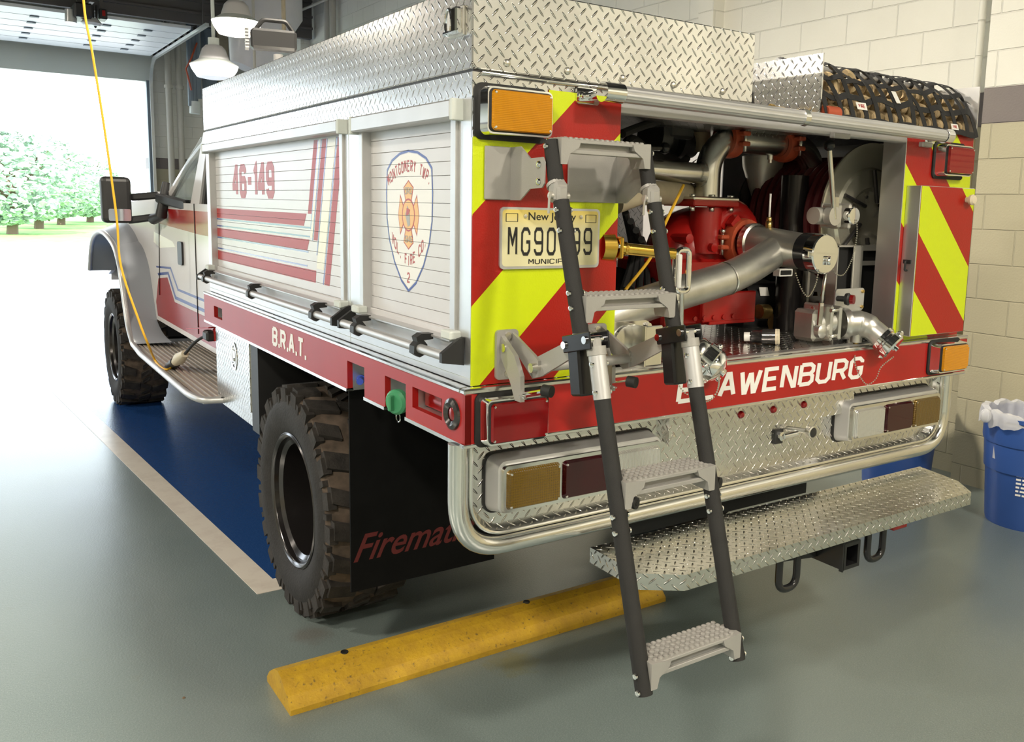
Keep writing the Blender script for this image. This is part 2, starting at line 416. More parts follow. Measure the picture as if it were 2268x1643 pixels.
def stroke_quads(pl, w):
    """a 2D polyline drawn with a flat pen -> list of convex polygons (one bar per segment, one wedge per corner)"""
    P = [Vector((x, y)) for x, y in pl]; n = len(P); out = []; h = w/2
    closed = (P[0]-P[-1]).length < 1e-6 and n > 3
    N = []
    for i in range(n-1):
        d = (P[i+1]-P[i]).normalized(); nn = Vector((-d.y, d.x)); N.append(nn)
        out.append((P[i]+nn*h, P[i+1]+nn*h, P[i+1]-nn*h, P[i]-nn*h))
    for i in range(0 if closed else 1, n-1):
        a, b = N[i-1], N[i]; c = a.x*b.y-a.y*b.x
        if abs(c) < 1e-4: continue
        s_ = -1 if c > 0 else 1; m_ = (a+b); L = m_.length
        tip = P[i]+m_/L*s_*min(h/(L/2), h*1.6)
        out.append((P[i], P[i]+a*h*s_, tip, P[i]+b*h*s_))
    return out
def block_text(mb, txt, w=1.15, gap=1.0, to3=None, thick=0.001, nrm=(0, -1, 0), shear=0.0):
    """to3(u,v) maps u,v in 0..1 over the whole word to a 3D point"""
    items = []; x = 0; kk = 0
    for ch in txt:
        if ch == ' ': x += 2.2; continue
        g = GLY[ch]; wd = max(p[0] for pl in g for p in pl)
        for pl in g: items.append([(p[0]+x+shear*p[1], p[1]) for p in pl])
        x += wd+w+gap if ch != '.' else wd+w*0.6+gap
    X1 = x-gap-w
    for pl in items:
        
        for q in stroke_quads(pl, w):
            kk += 1
            pts = [to3((p.x+w/2)/(X1+w), (p.y+w/2)/(6+w)) for p in q]
            a, b = Vector(pts[1])-Vector(pts[0]), Vector(pts[3])-Vector(pts[0])
            if a.cross(b).length < 1e-9: continue
            if a.cross(b).dot(Vector(nrm)) < 0: pts = pts[::-1]
            mb.poly(pts, thick+0.00004*(kk % 9), nrm)
def font_text(mb, txt, to3, thick=0.001, nrm=(0, -1, 0), bold=0.0, shear=0.0, spacing=1.0):
    cu = bpy.data.curves.new('t', 'FONT'); cu.body = txt; cu.size = 1; cu.offset = bold; cu.shear = shear; cu.space_character = spacing
    cu.resolution_u = 4; cu.extrude = 0.0
    ob = bpy.data.objects.new('t', cu); COL.objects.link(ob)
    me = bpy.data.meshes.new_from_object(ob.evaluated_get(bpy.context.evaluated_depsgraph_get()))
    bpy.data.objects.remove(ob)
    xs = [v.co.x for v in me.vertices]; ys = [v.co.y for v in me.vertices]
    x0, x1, y0, y1 = min(xs), max(xs), min(ys), max(ys); N = Vector(nrm).normalized()*thick
    vs = [mb.bm.verts.new(Vector(to3((v.co.x-x0)/(x1-x0), (v.co.y-y0)/(y1-y0)))+N) for v in me.vertices]
    fs = []
    for p in me.polygons:
        try: fs.append(mb.bm.faces.new([vs[i] for i in p.vertices]))
        except ValueError: pass
    mb._faces(fs, False)
    bpy.data.meshes.remove(me)

PATTERN = ('lettering', 'slats', 'lugs', 'chain', 'ribs', 'stripe', 'shield', 'emblem', 'notice', 'characters', 'folds', 'print', 'heat_sink', 'number', 'sticker', 'spokes', 'hose', 'trim', 'seams', 'outline', 'badge', 'casing')
ONE = {'side_tracks': 'side_track', 'end_caps': 'end_cap', 'rubber_stops': 'rubber_stop', 'lens_screws': 'lens_screw', 'rivets': 'rivet', 'plate_screws': 'plate_screw',
       'flange_bolts': 'flange_bolt', 'beam_clips': 'beam_clip', 'skirt_pockets': 'skirt_pocket', 'valve_bolts': 'valve_bolt', 'bracket_screws': 'bracket_screw', 'link_plates': 'link_plate',
       'link_pins': 'link_pin', 'rail_rivets': 'rail_rivet', 'mount_bolts': 'mount_bolt', 'base_bolts': 'base_bolt', 'arm_pivots': 'arm_pivot', 'panel_screws': 'panel_screw', 'wheel_nuts': 'wheel_nut',
       'cap_lugs': 'cap_lug', 'door_seam': 'door_seam', 'yellow_labels': 'yellow_label', 'vertical_straps': 'vertical_strap', 'cross_straps': 'cross_strap', 'pump_foot': 'pump_foot', 'receiver_collar': 'receiver_collar', 'red_stripes': 'red_stripe', 'blue_pinstripes': 'blue_pinstripe', 'gold_stripes': 'gold_stripe', 'tow_loop': 'tow_loop'}
def pieces(bm):
    """face islands, merged where their boxes touch"""
    seen = set(); out = []
    bm.faces.ensure_lookup_table()
    for f in bm.faces:
        if f.index in seen: continue
        st_ = [f]; seen.add(f.index); isl = []
        while st_:
            g = st_.pop(); isl.append(g)
            for v in g.verts:
                for h in v.link_faces:
                    if h.index not in seen: seen.add(h.index); st_.append(h)
        co = [v.co for g in isl for v in g.verts]
        out.append([[min(c[i] for c in co)-0.0015 for i in range(3)], [max(c[i] for c in co)+0.0015 for i in range(3)], isl])
    ch = True
    while ch:
        ch = False
        for i in range(len(out)):
            for j in range(i+1, len(out)):
                a, b = out[i], out[j]
                if all(a[0][k] <= b[1][k] and b[0][k] <= a[1][k] for k in range(3)):
                    a[0] = [min(x, y) for x, y in zip(a[0], b[0])]; a[1] = [max(x, y) for x, y in zip(a[1], b[1])]; a[2] += b[2]; out.pop(j); ch = True; break
            if ch: break
    return out
def split_build(mb, name, mats, parent, **k):
    bm = mb.bm; bm.faces.index_update(); ps = pieces(bm)
    if len(ps) < 2: return mb.build(ONE.get(name, name), mats, parent, **k)
    ids = [[f.index for f in p[2]] for p in ps]; res = []
    for fi in ids:
        keep = set(fi); m2 = MB(); m2.bm.free(); m2.bm = bm.copy(); m2.bm.faces.ensure_lookup_table()
        bmesh.ops.delete(m2.bm, geom=[f for f in m2.bm.faces if f.index not in keep], context='FACES')
        res.append(m2.build(ONE.get(name, name), mats, parent, **k))
    bm.free(); return res[0]

# ================================================================== THE SETTING
def struct(o): o['kind'] = 'structure'; return o
XR, XR2, XL, YB, ZC = 4.0, 4.16, -13.2, -7.5, 5.6

# floor: speckled grey-green epoxy
t = NT('epoxy floor'); f = t.noise(1.3, detail=5); g = t.noise(260, detail=2); h = t.noise(7, detail=4, rough=0.7)
c = t.mix(t.ramp(f, 0.3, 0.7), (0.142, 0.183, 0.180), (0.175, 0.217, 0.212))
c = t.mix(t.ramp(g, 0.45, 0.8), c, (0.25, 0.29, 0.275))
c = t.mix(t.math('MULTIPLY', t.ramp(h, 0.62, 0.8), 0.25), c, (0.16, 0.15, 0.10))
def stain(c, pos, r, col, k):
    d = t.n.new('ShaderNodeVectorMath'); d.operation = 'DISTANCE'; t.l.new(t.uv()[3], d.inputs[0]); d.inputs[1].default_value = pos
    e = t.math('ADD', t.math('DIVIDE', d.outputs['Value'], r), t.math('MULTIPLY', t.noise(16, detail=4, rough=0.8), 1.1))
    return t.mix(t.math('MULTIPLY', t.math('SUBTRACT', 1.0, t.ramp(e, 0.75, 1.25)), k), c, col)
c = stain(c, tuple(PZ(1135, 1468, 0)), 0.16, (0.17, 0.15, 0.04), 0.55)
c = stain(c, tuple(PZ(690, 1405, 0)), 0.14, (0.13, 0.10, 0.085), 0.5)
t.b.inputs['Coat Weight'].default_value = 0.7; t.b.inputs['Coat Roughness'].default_value = 0.26
t.set(c, t.math('ADD', 0.32, t.math('MULTIPLY', t.ramp(f, 0.3, 0.8), 0.08)), 0.0); t.bump(t.noise(120, detail=2), 0.0016, 0.6)
M['floor'] = t.m
t = NT('blue bay paint'); g = t.noise(260, detail=2)
t.set(t.mix(t.ramp(g, 0.45, 0.8), (0.012, 0.055, 0.20), (0.03, 0.09, 0.26)), 0.24); t.bump(t.noise(120, detail=2), 0.0014, 0.6); M['floorblue'] = t.m
t = NT('white line paint'); g = t.noise(9, detail=5, rough=0.7)
t.set(t.mix(t.ramp(g, 0.45, 0.8), (0.74, 0.68, 0.60), (0.60, 0.53, 0.46)), 0.3); M['floorwhite'] = t.m
struct(MB().box(XL, 4.6, YB, WALL_Y, -0.2, 0).build('floor', 'floor'))
m = MB().prism([(0.012, 1.79), (3.1, 1.75), (3.1, 14.5), (-0.80, 14.5)], 2, 0.0, 0.0015); struct(m.build('floor_bay_paint', 'floorblue'))
m = MB().prism([(-0.084, 1.673), (3.1, 1.62), (3.1, 1.75), (0.015, 1.792), (-0.79, 14.5), (-0.95, 14.5)], 2, 0.0, 0.002); struct(m.build('floor_bay_line', 'floorwhite'))

# painted block walls
def blockmat(name, axis_pairs, low=(0.42, 0.385, 0.265), high=(0.75, 0.74, 0.67), band=(0.17, 0.145, 0.14), off=0.0):
    t = NT(name); u, v, uvv, ob = t.uv()
    br = t.n.new('ShaderNodeTexBrick'); br.inputs['Scale'].default_value = 1.0; br.offset = 0.5
    br.inputs['Brick Width'].default_value = 0.4064; br.inputs['Row Height'].default_value = 0.2064
    br.inputs['Mortar Size'].default_value = 0.005; br.inputs['Mortar Smooth'].default_value = 0.6
    mp = t.n.new('ShaderNodeMapping'); t.l.new(uvv, mp.inputs[0]); mp.inputs['Location'].default_value = (off, -2.180+0.2064*11, 0)
    t.l.new(mp.outputs[0], br.inputs[0])
    inband = t.math('MULTIPLY', t.math('GREATER_THAN', v, 2.180), t.math('LESS_THAN', v, 2.386))
    c = t.mix(t.math('GREATER_THAN', v, 2.28), low, high); c = t.mix(inband, c, band)
    n = t.noise(2.5, detail=4); c = t.mix(t.math('MULTIPLY', t.ramp(n, 0.35, 0.8), 0.12), c, (0.40, 0.36, 0.28))
    t.set(c, 0.55)
    hh = t.math('SUBTRACT', t.math('MULTIPLY', t.noise(90, detail=3), 0.25), br.outputs['Fac']); t.bump(hh, 0.006, 0.9)
    return t.m
M['block'] = blockmat('painted block wall', 0)
M['darkroof'] = simple('dark roof deck', (0.035, 0.035, 0.04), 0.8, 0, 0.3, 1)
M['joist'] = simple('painted roof steel', (0.085, 0.08, 0.078), 0.6, 0.2)
M['lintel'] = simple('grey lintel steel', (0.62, 0.66, 0.63), 0.5)
M['doorwhite'] = simple('white overhead door panel', (0.74, 0.77, 0.80), 0.4)
M['galv'] = simple('galvanised track', (0.60, 0.62, 0.62), 0.35, 0.7)
M['jamb'] = simple('blue grey jamb steel', (0.16, 0.20, 0.24), 0.5)

m = MB().box(XR, XR+0.5, YB, 1.08, 0, ZC).box(XR2, XR+0.5, 1.08, 3.45, 0, ZC).box(XR+0.04, XR+0.5, 3.45, 3.62, 0, ZC)
m.box(XR2, XR+0.5, 3.62, 13.3, 0, ZC).box(XR+0.0, XR+0.5, 13.3, 13.9, 0, ZC).box(XR2, XR+0.5, 13.9, WALL_Y, 0, ZC)
struct(m.build('wall_right', 'block'))
struct(MB().box(XL-0.3, XL, YB, WALL_Y, 0, ZC).build('wall_left', 'block'))
struct(MB().box(XL, 4.6, YB-0.3, YB, 0, ZC).build('wall_back', 'block'))
m = MB().holes(1, WALL_Y, WALL_Y+0.35, (XL, 4.6, 0, ZC), [(a, b, -1, DOOR_H) for a, b in DOORS]); struct(m.build('wall_front', 'block'))
ceiling = struct(MB().box(XL-0.3, 4.6, YB-0.3, WALL_Y+0.35, ZC, ZC+0.2).build('ceiling', 'darkroof'))
# grey trims on the doorways: lintel and jambs with track
for i, (a, b) in enumerate(DOORS):
    m = MB().box(a-0.1, b+0.12, WALL_Y-0.06, WALL_Y+0.02, DOOR_H, DOOR_H+0.62)
    struct(m.build('trim_%d' % (2*i+1), 'lintel'))
    m = MB()
    for x, sg in ((a, -1), (b, 1)): m.box(min(x, x+sg*0.09), max(x, x+sg*0.09), WALL_Y-0.08, WALL_Y+0.02, 0, DOOR_H+0.02)
    struct(m.build('trim_%d' % (2*i+2), 'jamb'))
# roof steel: joists across, with webbing, and long purlins
m = MB()
for y in [-5, -2.4, 0.2, 2.8, 5.4, 8.0, 10.6, 12.2, 13.8, 15.4]:
    m.box(XL, 4.1, y-0.05, y+0.05, ZC-0.10, ZC-0.04).box(XL, 4.1, y-0.04, y+0.04, ZC-0.62, ZC-0.56)
    x = XL
    while x < 3.6:
        m.bar((x, y, ZC-0.59), (x+0.45, y, ZC-0.08), 0.025, 0.025).bar((x+0.45, y, ZC-0.08), (x+0.9, y, ZC-0.59), 0.025, 0.025); x += 0.9
struct(m.build('trim_11', 'joist'))
m = MB()
for x in (-10, -7.6, -4.2, -2.2, -0.6, 1.0, 2.6): m.box(x-0.03, x+0.03, YB, WALL_Y, ZC-0.72, ZC-0.62)
m.box(XL, 4.1, 13.02, 13.14, 4.28, 5.58)
for z in (4.42, 4.60, 4.85, 5.1): m.box(XL, 4.1, 12.97, 13.02, z, z+0.035)
struct(m.build('trim_12', 'joist'))

# exterior apron, lawn and trees
t = NT('bright concrete apron'); t.set(t.mix(t.ramp(t.noise(0.6), 0.3, 0.7), (0.62, 0.62, 0.60), (0.70, 0.69, 0.66)), 0.7); M['apron'] = t.m
M['grass'] = simple('lawn', (0.16, 0.34, 0.07), 0.9, 0, 0.3, 2)
struct(MB().box(-30, 26, WALL_Y+0.35, 34, -0.2, -0.02).build('floor_apron', 'apron'))
struct(MB().box(-60, 60, 34, 90, -0.25, -0.04).build('floor_lawn', 'grass'))
M['leaf'] = simple('tree foliage', (0.46, 0.58, 0.47), 0.7, 0, 0.4, 3)
M['bark'] = simple('tree bark', (0.16, 0.11, 0.07), 0.9)
def tree(loc, h, r, seed, label):
    rnd = random.Random(seed); root = empty('tree', loc)
    tag(root, label, 'tree', 'trees outside the open doorway')
    m = MB(); x, y, z = loc
    m.tube([(x, y, z), (x+0.1, y, z+h*0.35), (x-0.1, y+0.1, z+h*0.7)], [0.22, 0.16, 0.08], 8)
    for k in range(6):
        a = rnd.random()*2*PI; m.tube([(x, y, z+h*0.35+k*0.2), (x+math.cos(a)*r*0.7, y+math.sin(a)*r*0.7, z+h*0.6+k*0.25)], [0.09, 0.02], 6)
    m.build('trunk', 'bark', root)
    m = MB()
    for k in range(2600):
        a = rnd.random()*2*PI; e = rnd.random()*2-1; rr = r*(0.45+0.55*rnd.random())
        c = Vector((x+math.cos(a)*rr*math.sqrt(1-e*e), y+math.sin(a)*rr*math.sqrt(1-e*e), z+h*0.55+e*h*0.45))
        s_ = 0.09+0.10*rnd.random(); q = Matrix.Rotation(rnd.random()*6, 3, 'Z') @ Matrix.Rotation(rnd.random()*3, 3, 'X')
        m.poly([c+q@Vector(p)*s_ for p in ((-1, -0.4, 0), (0, -0.7, 0), (1, 0, 0), (0, 0.7, 0), (-1, 0.4, 0))], 0.02, q@Vector((0, 0, 1)))
    m.build('foliage', 'leaf', root)
for i, (px, zt, y, r, lb) in enumerate([(20, 4.3, 42, 2.3, 'sunlit tree at the left edge of the open doorway view'), (80, 4.6, 49, 2.4, 'bushy green tree second from left through the doorway'),
        (130, 4.4, 56, 2.6, 'pale tree in the middle of the doorway view'), (195, 4.0, 62, 2.4, 'low green tree just left of the truck mirror outside')]):
    p = PY(px, 400, y); tree((p.x, y, -0.04), zt, r, 40+i, lb)

# overhead door folded back below the roof, with its tracks
def overhead_door(a, b, label):
    root = empty('overhead_door', ((a+b)/2, WALL_Y-1.9, 4.25)); tag(root, label, 'garage door', 'raised overhead doors')
    z = DOOR_H+0.42; n = 6; y1 = WALL_Y-0.45; L = 0.56
    for k in range(n):
        m = MB().box(a-0.02, b+0.02, y1-(k+1)*L+0.003, y1-k*L, z, z+0.05, 0.004)
        m.box(a, b, y1-k*L-0.03, y1-k*L-0.02, z-0.004, z)
        pn = m.build('door_panel', 'doorwhite', root)
    for k in range(1, n):
        for x in (a+0.5, (a+b)/2-0.2, (a+b)/2+0.75, b-0.5):
            MB().box(x-0.06, x+0.06, y1-k*L-0.05, y1-k*L+0.05, z-0.018, z-0.003, 0.004).build('hinge', 'jamb', root)
    for x, sg in ((a-0.07, -1), (b+0.07, 1)):
        pts = [(x, WALL_Y-0.14, 0.02), (x, WALL_Y-0.14, DOOR_H-0.1)] + arc((x, WALL_Y-0.62, DOOR_H-0.1), 0.48, 0, PI/2, 8, (0, 1, 0), (0, 0, 1)) + [(x, WALL_Y-4.6, DOOR_H+0.38)]
        m = MB()
        for i in range(len(pts)-1): m.bar(pts[i], pts[i+1], 0.05, 0.05, (1, 0, 0))
        m.build('door_track', 'galv', root)
        for k in range(8):
            y = y1-0.1-k*0.46
            MB().cyl((x-0.02*sg, y, z+0.0), (x+0.05*sg, y, z+0.0), 0.045, n=12).box(x-0.05, x+0.03, y-0.05, y+0.05, z+0.05, z+0.11).build('roller', 'blackplastic', root)
    for x in (a-0.07, b+0.07):
        for y in (WALL_Y-1.6, WALL_Y-4.4): MB().bar((x, y, DOOR_H+0.4), (x, y, ZC-0.6), 0.03, 0.03, (0, 1, 0)).build('track_hanger', 'joist', root)
    return root
overhead_door(*DOORS[0], 'white sectional door raised flat above the open bay doorway')

# door operator hanging near the top left of the view
y = 12.6; pc = PY(205, 25, y)
root = empty('door_operator', (pc.x, y, pc.z+0.4)); tag(root, 'dark door opener motor with red box hanging from roof steel', 'door opener')
m = MB().box(PY(160, 0, y).x, PY(200, 0, y).x, y-0.2, y+0.25, PY(160, 40, y).z, PY(160, 8, y).z, 0.02); m.build('motor_housing', 'blackplastic', root)
MB().cyl(PY(157, 50, y), PY(157, 22, y), 0.075, n=16).build('motor', 'galv', root)
MB().box(PY(216, 0, y).x, PY(234, 0, y).x, y-0.1, y+0.15, PY(225, 44, y).z, PY(225, 22, y).z, 0.01).build('control_box', 'blackplastic', root)
MB().box(PY(222, 0, y).x, PY(229, 0, y).x, y-0.12, y-0.1, PY(225, 38, y).z, PY(225, 26, y).z).build('red_label', 'redpaint', root)
MB().lathe([(0.0, 0), (0.10, 0), (0.14, 0.03), (0.08, 0.10), (0, 0.10)], PY(203, 57, y), (0, 0, 1), 16).build('indicator_lamp', 'doorwhite', root)
m = MB(); m.bar(Vector(PY(175, 10, y)), Vector((PY(175, 10, y).x, y, ZC-0.6)), 0.05, 0.05, (0, 1, 0)).bar(Vector(PY(225, 24, y)), Vector((PY(225, 24, y).x, y, ZC-0.6)), 0.04, 0.04, (0, 1, 0))
m.bar((pc.x, y, pc.z+0.15), (pc.x, WALL_Y-0.5, pc.z+0.3), 0.06, 0.05); m.build('mounting_rail', 'joist', root)
MB().tube(hang(PY(205, 12, y), PY(213, 12, y), 0.3)+[], 0.012, 6).build('cable_loop', 'ink', root)

# high bay lamps
def unseen_lamp(c, r):
    """unseen lamp outside the frame, put on the ceiling to light the hall"""
    c = Vector(c)
    o = MB().lathe([(0.02, ZC-c.z), (0.02, r*1.1), (r*0.34, r*1.03), (r*0.48, r*0.88), (r*0.60, r*0.52), (r*0.64, r*0.44), (r, r*0.22), (r, r*0.20)], c, (0, 0, 1), 28).build('unseen_lamp_reflector', 'offwhite', ceiling)
    MB().lathe([(r*0.99, r*0.20), (r*0.93, 0.02*r), (r*0.72, -r*0.30), (r*0.3, -r*0.38), (0, -r*0.39)], c, (0, 0, 1), 32).build('unseen_lamp_diffuser', 'bulb', o)
def highbay(c, r, lit, label, group=None):
    root = empty('high_bay_lamp', c); tag(root, label, 'ceiling lamp', 'high bay lamps'); c = Vector(c)
    MB().lathe([(0.05*1, r*1.06), (r*0.34, r*1.03), (r*0.48, r*0.88), (r*0.60, r*0.52), (r*0.63, r*0.42)], c, (0, 0, 1), 28).build('reflector_cap', 'offwhite', root)
    MB().lathe([(r*0.64, r*0.44), (r*0.86, r*0.30), (r, r*0.22), (r*1.0, r*0.20), (r*0.62, r*0.40)], c, (0, 0, 1), 32).build('reflector_rim', 'lintel', root)
    MB().lathe([(r*0.99, r*0.20), (r*0.93, 0.02*r), (r*0.72, -r*0.30), (r*0.3, -r*0.38), (0, -r*0.39)], c, (0, 0, 1), 32).build('diffuser', lit, root)
    MB().cyl(c+Vector((0, 0, r*1.3)), (c.x, c.y, ZC-0.6), 0.02, n=8).cyl(c+Vector((0, 0, r*1.0)), c+Vector((0, 0, r*1.35)), 0.06, n=16).build('stem', 'lintel', root)
    return root
M['diff'] = emis('lit lamp diffuser', (1.0, 0.93, 0.80), 9)
M['diff2'] = emis('unlit diffuser with added glow', (0.9, 0.96, 1.0), 0.6)  # weak glow given to the diffuser of the unlit lamp
p1, p2 = CAM+_ray(524, 60)*9.0, CAM+_ray(475, 156)*10.0
highbay(p1, 0.24, 'diff', 'round high bay lamp glowing brightly above the box')
highbay(p2, 0.26, 'diff2', 'unlit high bay lamp hanging lower beyond the bright one')
for i, (x, y, lb) in enumerate([(0.7, 1.6, 'high bay lamp over the middle of the truck body'), (-2.6, -2.2, 'high bay lamp behind and left of the ladder'), (1.6, -4.0, 'high bay lamp behind the photographer on the right'),
                    (-5.5, 3, 'added unseen lamp over the empty middle bay'), (-9, -1, 'added unseen lamp over the far left bay'), (-4.5, -4.6, 'added unseen lamp in the rear left corner area'), (0.5, -6.0, 'added unseen lamp close to the rear wall')]):  # left and rear ones are unseen, added to fill floor and back wall
    unseen_lamp((x, y, 4.3), 0.25)
    area('lamp_light', (x, y, 4.2), (0.5, 0.5), (0, 0, 0), (240, 170, 200, 350, 240, 150, 100)[i], (1.0, 0.91, 0.76), shape='DISK')

area('lamp_light', tuple(p1-Vector((0, 0, 0.15))), (0.45, 0.45), (0, 0, 0), 380, (1.0, 0.93, 0.82), shape='DISK')
for x, y, lb in [(-3.5, 11, 'added unseen lamp near the middle bay door'), (-9, 9, 'added unseen lamp near the far left door')]:
    unseen_lamp((x, y, 4.6), 0.25); area('lamp_light', (x, y, 4.5), (0.5, 0.5), (0, 0, 0), 150 if x < 0 else 320, (1.0, 0.92, 0.80), shape='DISK')  # unseen lamps added to lift the dim wall by the doors
# conduits and pipes on the right wall
def wallpipe(name, pts, r, label, cat, mat='pipegrey', coupl=()):
    root = empty(name, pts[0]); tag(root, label, cat, {'wall_conduit': 'conduits on the right wall', 'downpipe': 'downpipes beside the doorway', 'drop_pipe': 'thin drop pipes near the work light'}.get(name))
    MB().tube(pts, r, 12).build('pipe', mat, root)
    for c, ax in coupl: MB().cyl(Vector(c)-Vector(ax)*0.03, Vector(c)+Vector(ax)*0.03, r*1.35, n=12).build('coupling', mat, root)
    return root
xx = XR2-0.03; yy = 1.08+0.035
rt = wallpipe('wall_conduit', [(xx-0.02, 1.20, 1.02), (xx-0.02, 1.20, ZC-0.1)], 0.022, 'painted conduit running up the wall corner right of the truck', 'pipe', 'block')
MB().box(xx-0.06, XR2, 1.165, 1.235, 0.88, 1.04, 0.005).build('outlet_box', 'block', rt)
for y in (12.0, 12.25): wallpipe('wall_conduit', [(4.08, y, 0.1), (4.08, y, ZC-0.1)], 0.05, 'thin vertical conduit on the right wall beyond the lamps, %s of a pair' % ('nearer' if y < 12.1 else 'farther'), 'pipe', 'pipegrey')
pa = PY(386, 300, 16.4); pb = PY(410, 300, 16.4)
for q, w in ((pa, 'left'), (pb, 'right')):
    wallpipe('downpipe', [(q.x, 16.75, 0.0), (q.x, 16.75, ZC-0.1)], 0.060, 'grey vertical downpipe beside the open doorway, %s of the two' % w, 'pipe', 'pipegrey', [((q.x, 16.75, 3.72), (0, 0, 1))])
# pipe hanging from the roof beside the portable lamp and electrical gear on the front wall
q = PY(628, 30, 9.0); wallpipe('drop_pipe', [(q.x, 9.0, PY(628, 72, 9).z), (q.x, 9.0, ZC-0.1)], 0.025, 'rusty thin drop pipe behind the black work light handle', 'pipe', 'wrap')
q = PY(564, 150, 11.0); wallpipe('drop_pipe', [(q.x, 11.0, PY(564, 152, 11).z), (q.x, 11.0, ZC-0.1)], 0.02, 'thin pale drop pipe below the black work light', 'pipe', 'pipegrey')
# wall cabinet with dark conduits between downpipes and lamp
z0, z1 = PY(455, 200, 16.8).z, PY(455, 110, 16.8).z
root = empty('electrical_cabinet', (PY(460, 180, 16.8).x, 16.85, z0)); tag(root, 'dark electrical cabinet on front wall under the unlit lamp', 'cabinet')
MB().box(PY(446, 0, 16.8).x, PY(472, 0, 16.8).x, 16.65, 16.96, z0, z1+0.4, 0.02).build('cabinet_body', 'jamb', root)
MB().box(PY(474, 0, 16.8).x, PY(500, 0, 16.8).x, 16.7, 16.96, z0, z1+0.4, 0.02).build('cabinet_door', 'wrap', root)
root = empty('exhaust_hose', (PY(432, 200, 15).x, 15, 2)); tag(root, 'dark vehicle exhaust hose bundle hanging beside the downpipes', 'hose')
for k, x in enumerate((424, 432, 440)):
    MB().tube([PY(x, 235-8*k, 15), PY(x-3, 150, 15), (PY(x-4, 60, 15).x, 15, ZC-0.3)], 0.055, 10).build('hose_run', 'jamb', root)
MB().cyl(PY(432, 252, 15), PY(432, 225, 15), 0.09, n=14).build('nozzle', 'lintel', root)
m = MB().tube([PY(436, 95, 14.9), PY(424, 128, 14.9), PY(412, 152, 14.9), PY(424, 200, 14.9)], 0.015, 6)
m.build('orange_strap', 'orange', root)
# long light roof rods near the lamps
m = MB().tube([PX(742, -10, 3.93), PX(500, 95, 3.93)], 0.022, 8); tag(m.build('sprinkler_pipe', 'pipegrey'), 'pale sprinkler pipe sloping away behind the bright lamp', 'pipe')
# white exhaust duct elbow behind the lamps
root = empty('ventilation_duct', PY(560, 130, 11.5)); tag(root, 'large smooth cream ventilation duct behind the hanging lamps', 'duct')
MB().tube([(PY(592, 30, 11.8).x, 11.8, ZC-0.05), PY(592, 30, 11.8), PY(562, 95, 11.8), PY(540, 150, 11.8)], [0.5, 0.5, 0.38, 0.20], 24).build('duct_body', 'offwhite', root)

# parking stop
root = empty('parking_stop', (0.67, 0.84, 0)); tag(root, 'worn yellow rubber parking stop on the floor behind the wheel', 'parking stop')
prof = [(0.712, 0), (0.712, 0.018), (0.745, 0.05), (0.80, 0.085), (0.84, 0.095), (0.88, 0.085), (0.935, 0.05), (0.965, 0.018), (0.965, 0)]
MB().prism(prof, 0, -0.25, 1.33).build('stop_body', 'stopyellow', root)
for x in (-0.02, 0.72): MB().lathe([(0, 0.0), (0.010, 0.0), (0.013, 0.001), (0.014, -0.004)], (x, 0.845, 0.0965), (0, 0, 1), 14).build('bolt_hole', 'ink', root)

# blue bins with clear liners
def bin_(c, r, h, label, words=True):
    root = empty('trash_can', c); tag(root, label, 'trash can', 'blue trash cans'); c = Vector(c)
    MB().lathe([(0, 0.0), (r*0.80, 0), (r*0.82, 0.02), (r*0.94, h*0.74), (r*0.985, h*0.745), (r*1.0, h*0.78), (r*1.0, h*0.95), (r*1.05, h*0.965), (r*1.06, h), (r*1.0, h), (r*0.93, h*0.5), (0, h*0.5)], c, (0, 0, 1), 48).build('can_body', 'binblue', root)
    rnd = random.Random(int(c.y*100)); ph = [rnd.random()*6 for _ in range(6)]
    def f(u, v):
        a = 2*PI*u; w = 0.5*math.sin(7*a+ph[0])+0.5*math.sin(13*a+ph[1])+0.35*math.sin(23*a+ph[2])
        rr = r*(1.09-0.0*v)+0.012*w
        k = v
        if k < 0.35: z = h-0.055*(0.35-k)/0.35*(1+0.30*w); rr = r*1.075+0.012*w
        elif k < 0.65: z = h+0.018+0.012*w; rr = r*(1.06-(k-0.35)*0.5)+0.008*w
        else: z = h-(k-0.65)*0.7+0.01*w; rr = r*0.91+0.012*w
        return (c.x+rr*math.cos(a), c.y+rr*math.sin(a), c.z+z)
    MB().grid(f, 96, 14).build('bin_liner', 'bag', root)
    MB().grid(lambda u, v: (c.x-r*1.02+0.030*math.sin(PI*v)*math.cos(2*PI*u)*(1+0.3*math.sin(9*u*PI))-0.02, c.y+0.030*math.sin(PI*v)*math.sin(2*PI*u)+0.12, c.z+h-0.005+0.038*math.cos(PI*v)), 18, 10).build('liner_knot', 'bag', root)
    if words:
        m = MB(); rnd = random.Random(5); a0 = math.radians(192)
        for row in range(9):
            a = a0; z = h*0.60-row*0.021
            while a < a0+0.42-0.02*row:
                w = 0.015+rnd.random()*0.035; rr = r*(0.82+0.12*z/(h*0.74))+0.002
                P = [(c.x+rr*math.cos(x), c.y+rr*math.sin(x), c.z+zz) for x, zz in ((a, z), (a+w/r*0.8, z), (a+w/r*0.8, z+0.010), (a, z+0.010))]
                m.poly(P, 0.0006, (math.cos(a), math.sin(a), 0)); a += w/r*0.8+0.03
        for row, (dz, hh) in enumerate(((0.56, 0.02), (0.51, 0.035), (0.45, 0.03), (0.37, 0.05))):
            rr = r*(0.82+0.12*dz/0.74)+0.002
            for k in range(3):
                a = a0+0.50+k*0.075; P = [(c.x+rr*math.cos(x), c.y+rr*math.sin(x), c.z+h*dz+zz) for x, zz in ((a, 0), (a+0.055, 0), (a+0.06, hh), (a+0.01, hh))]
                m.poly(P, 0.0006, (math.cos(a), math.sin(a), 0))
        m.build('printed_notice', 'white', root)
    return root
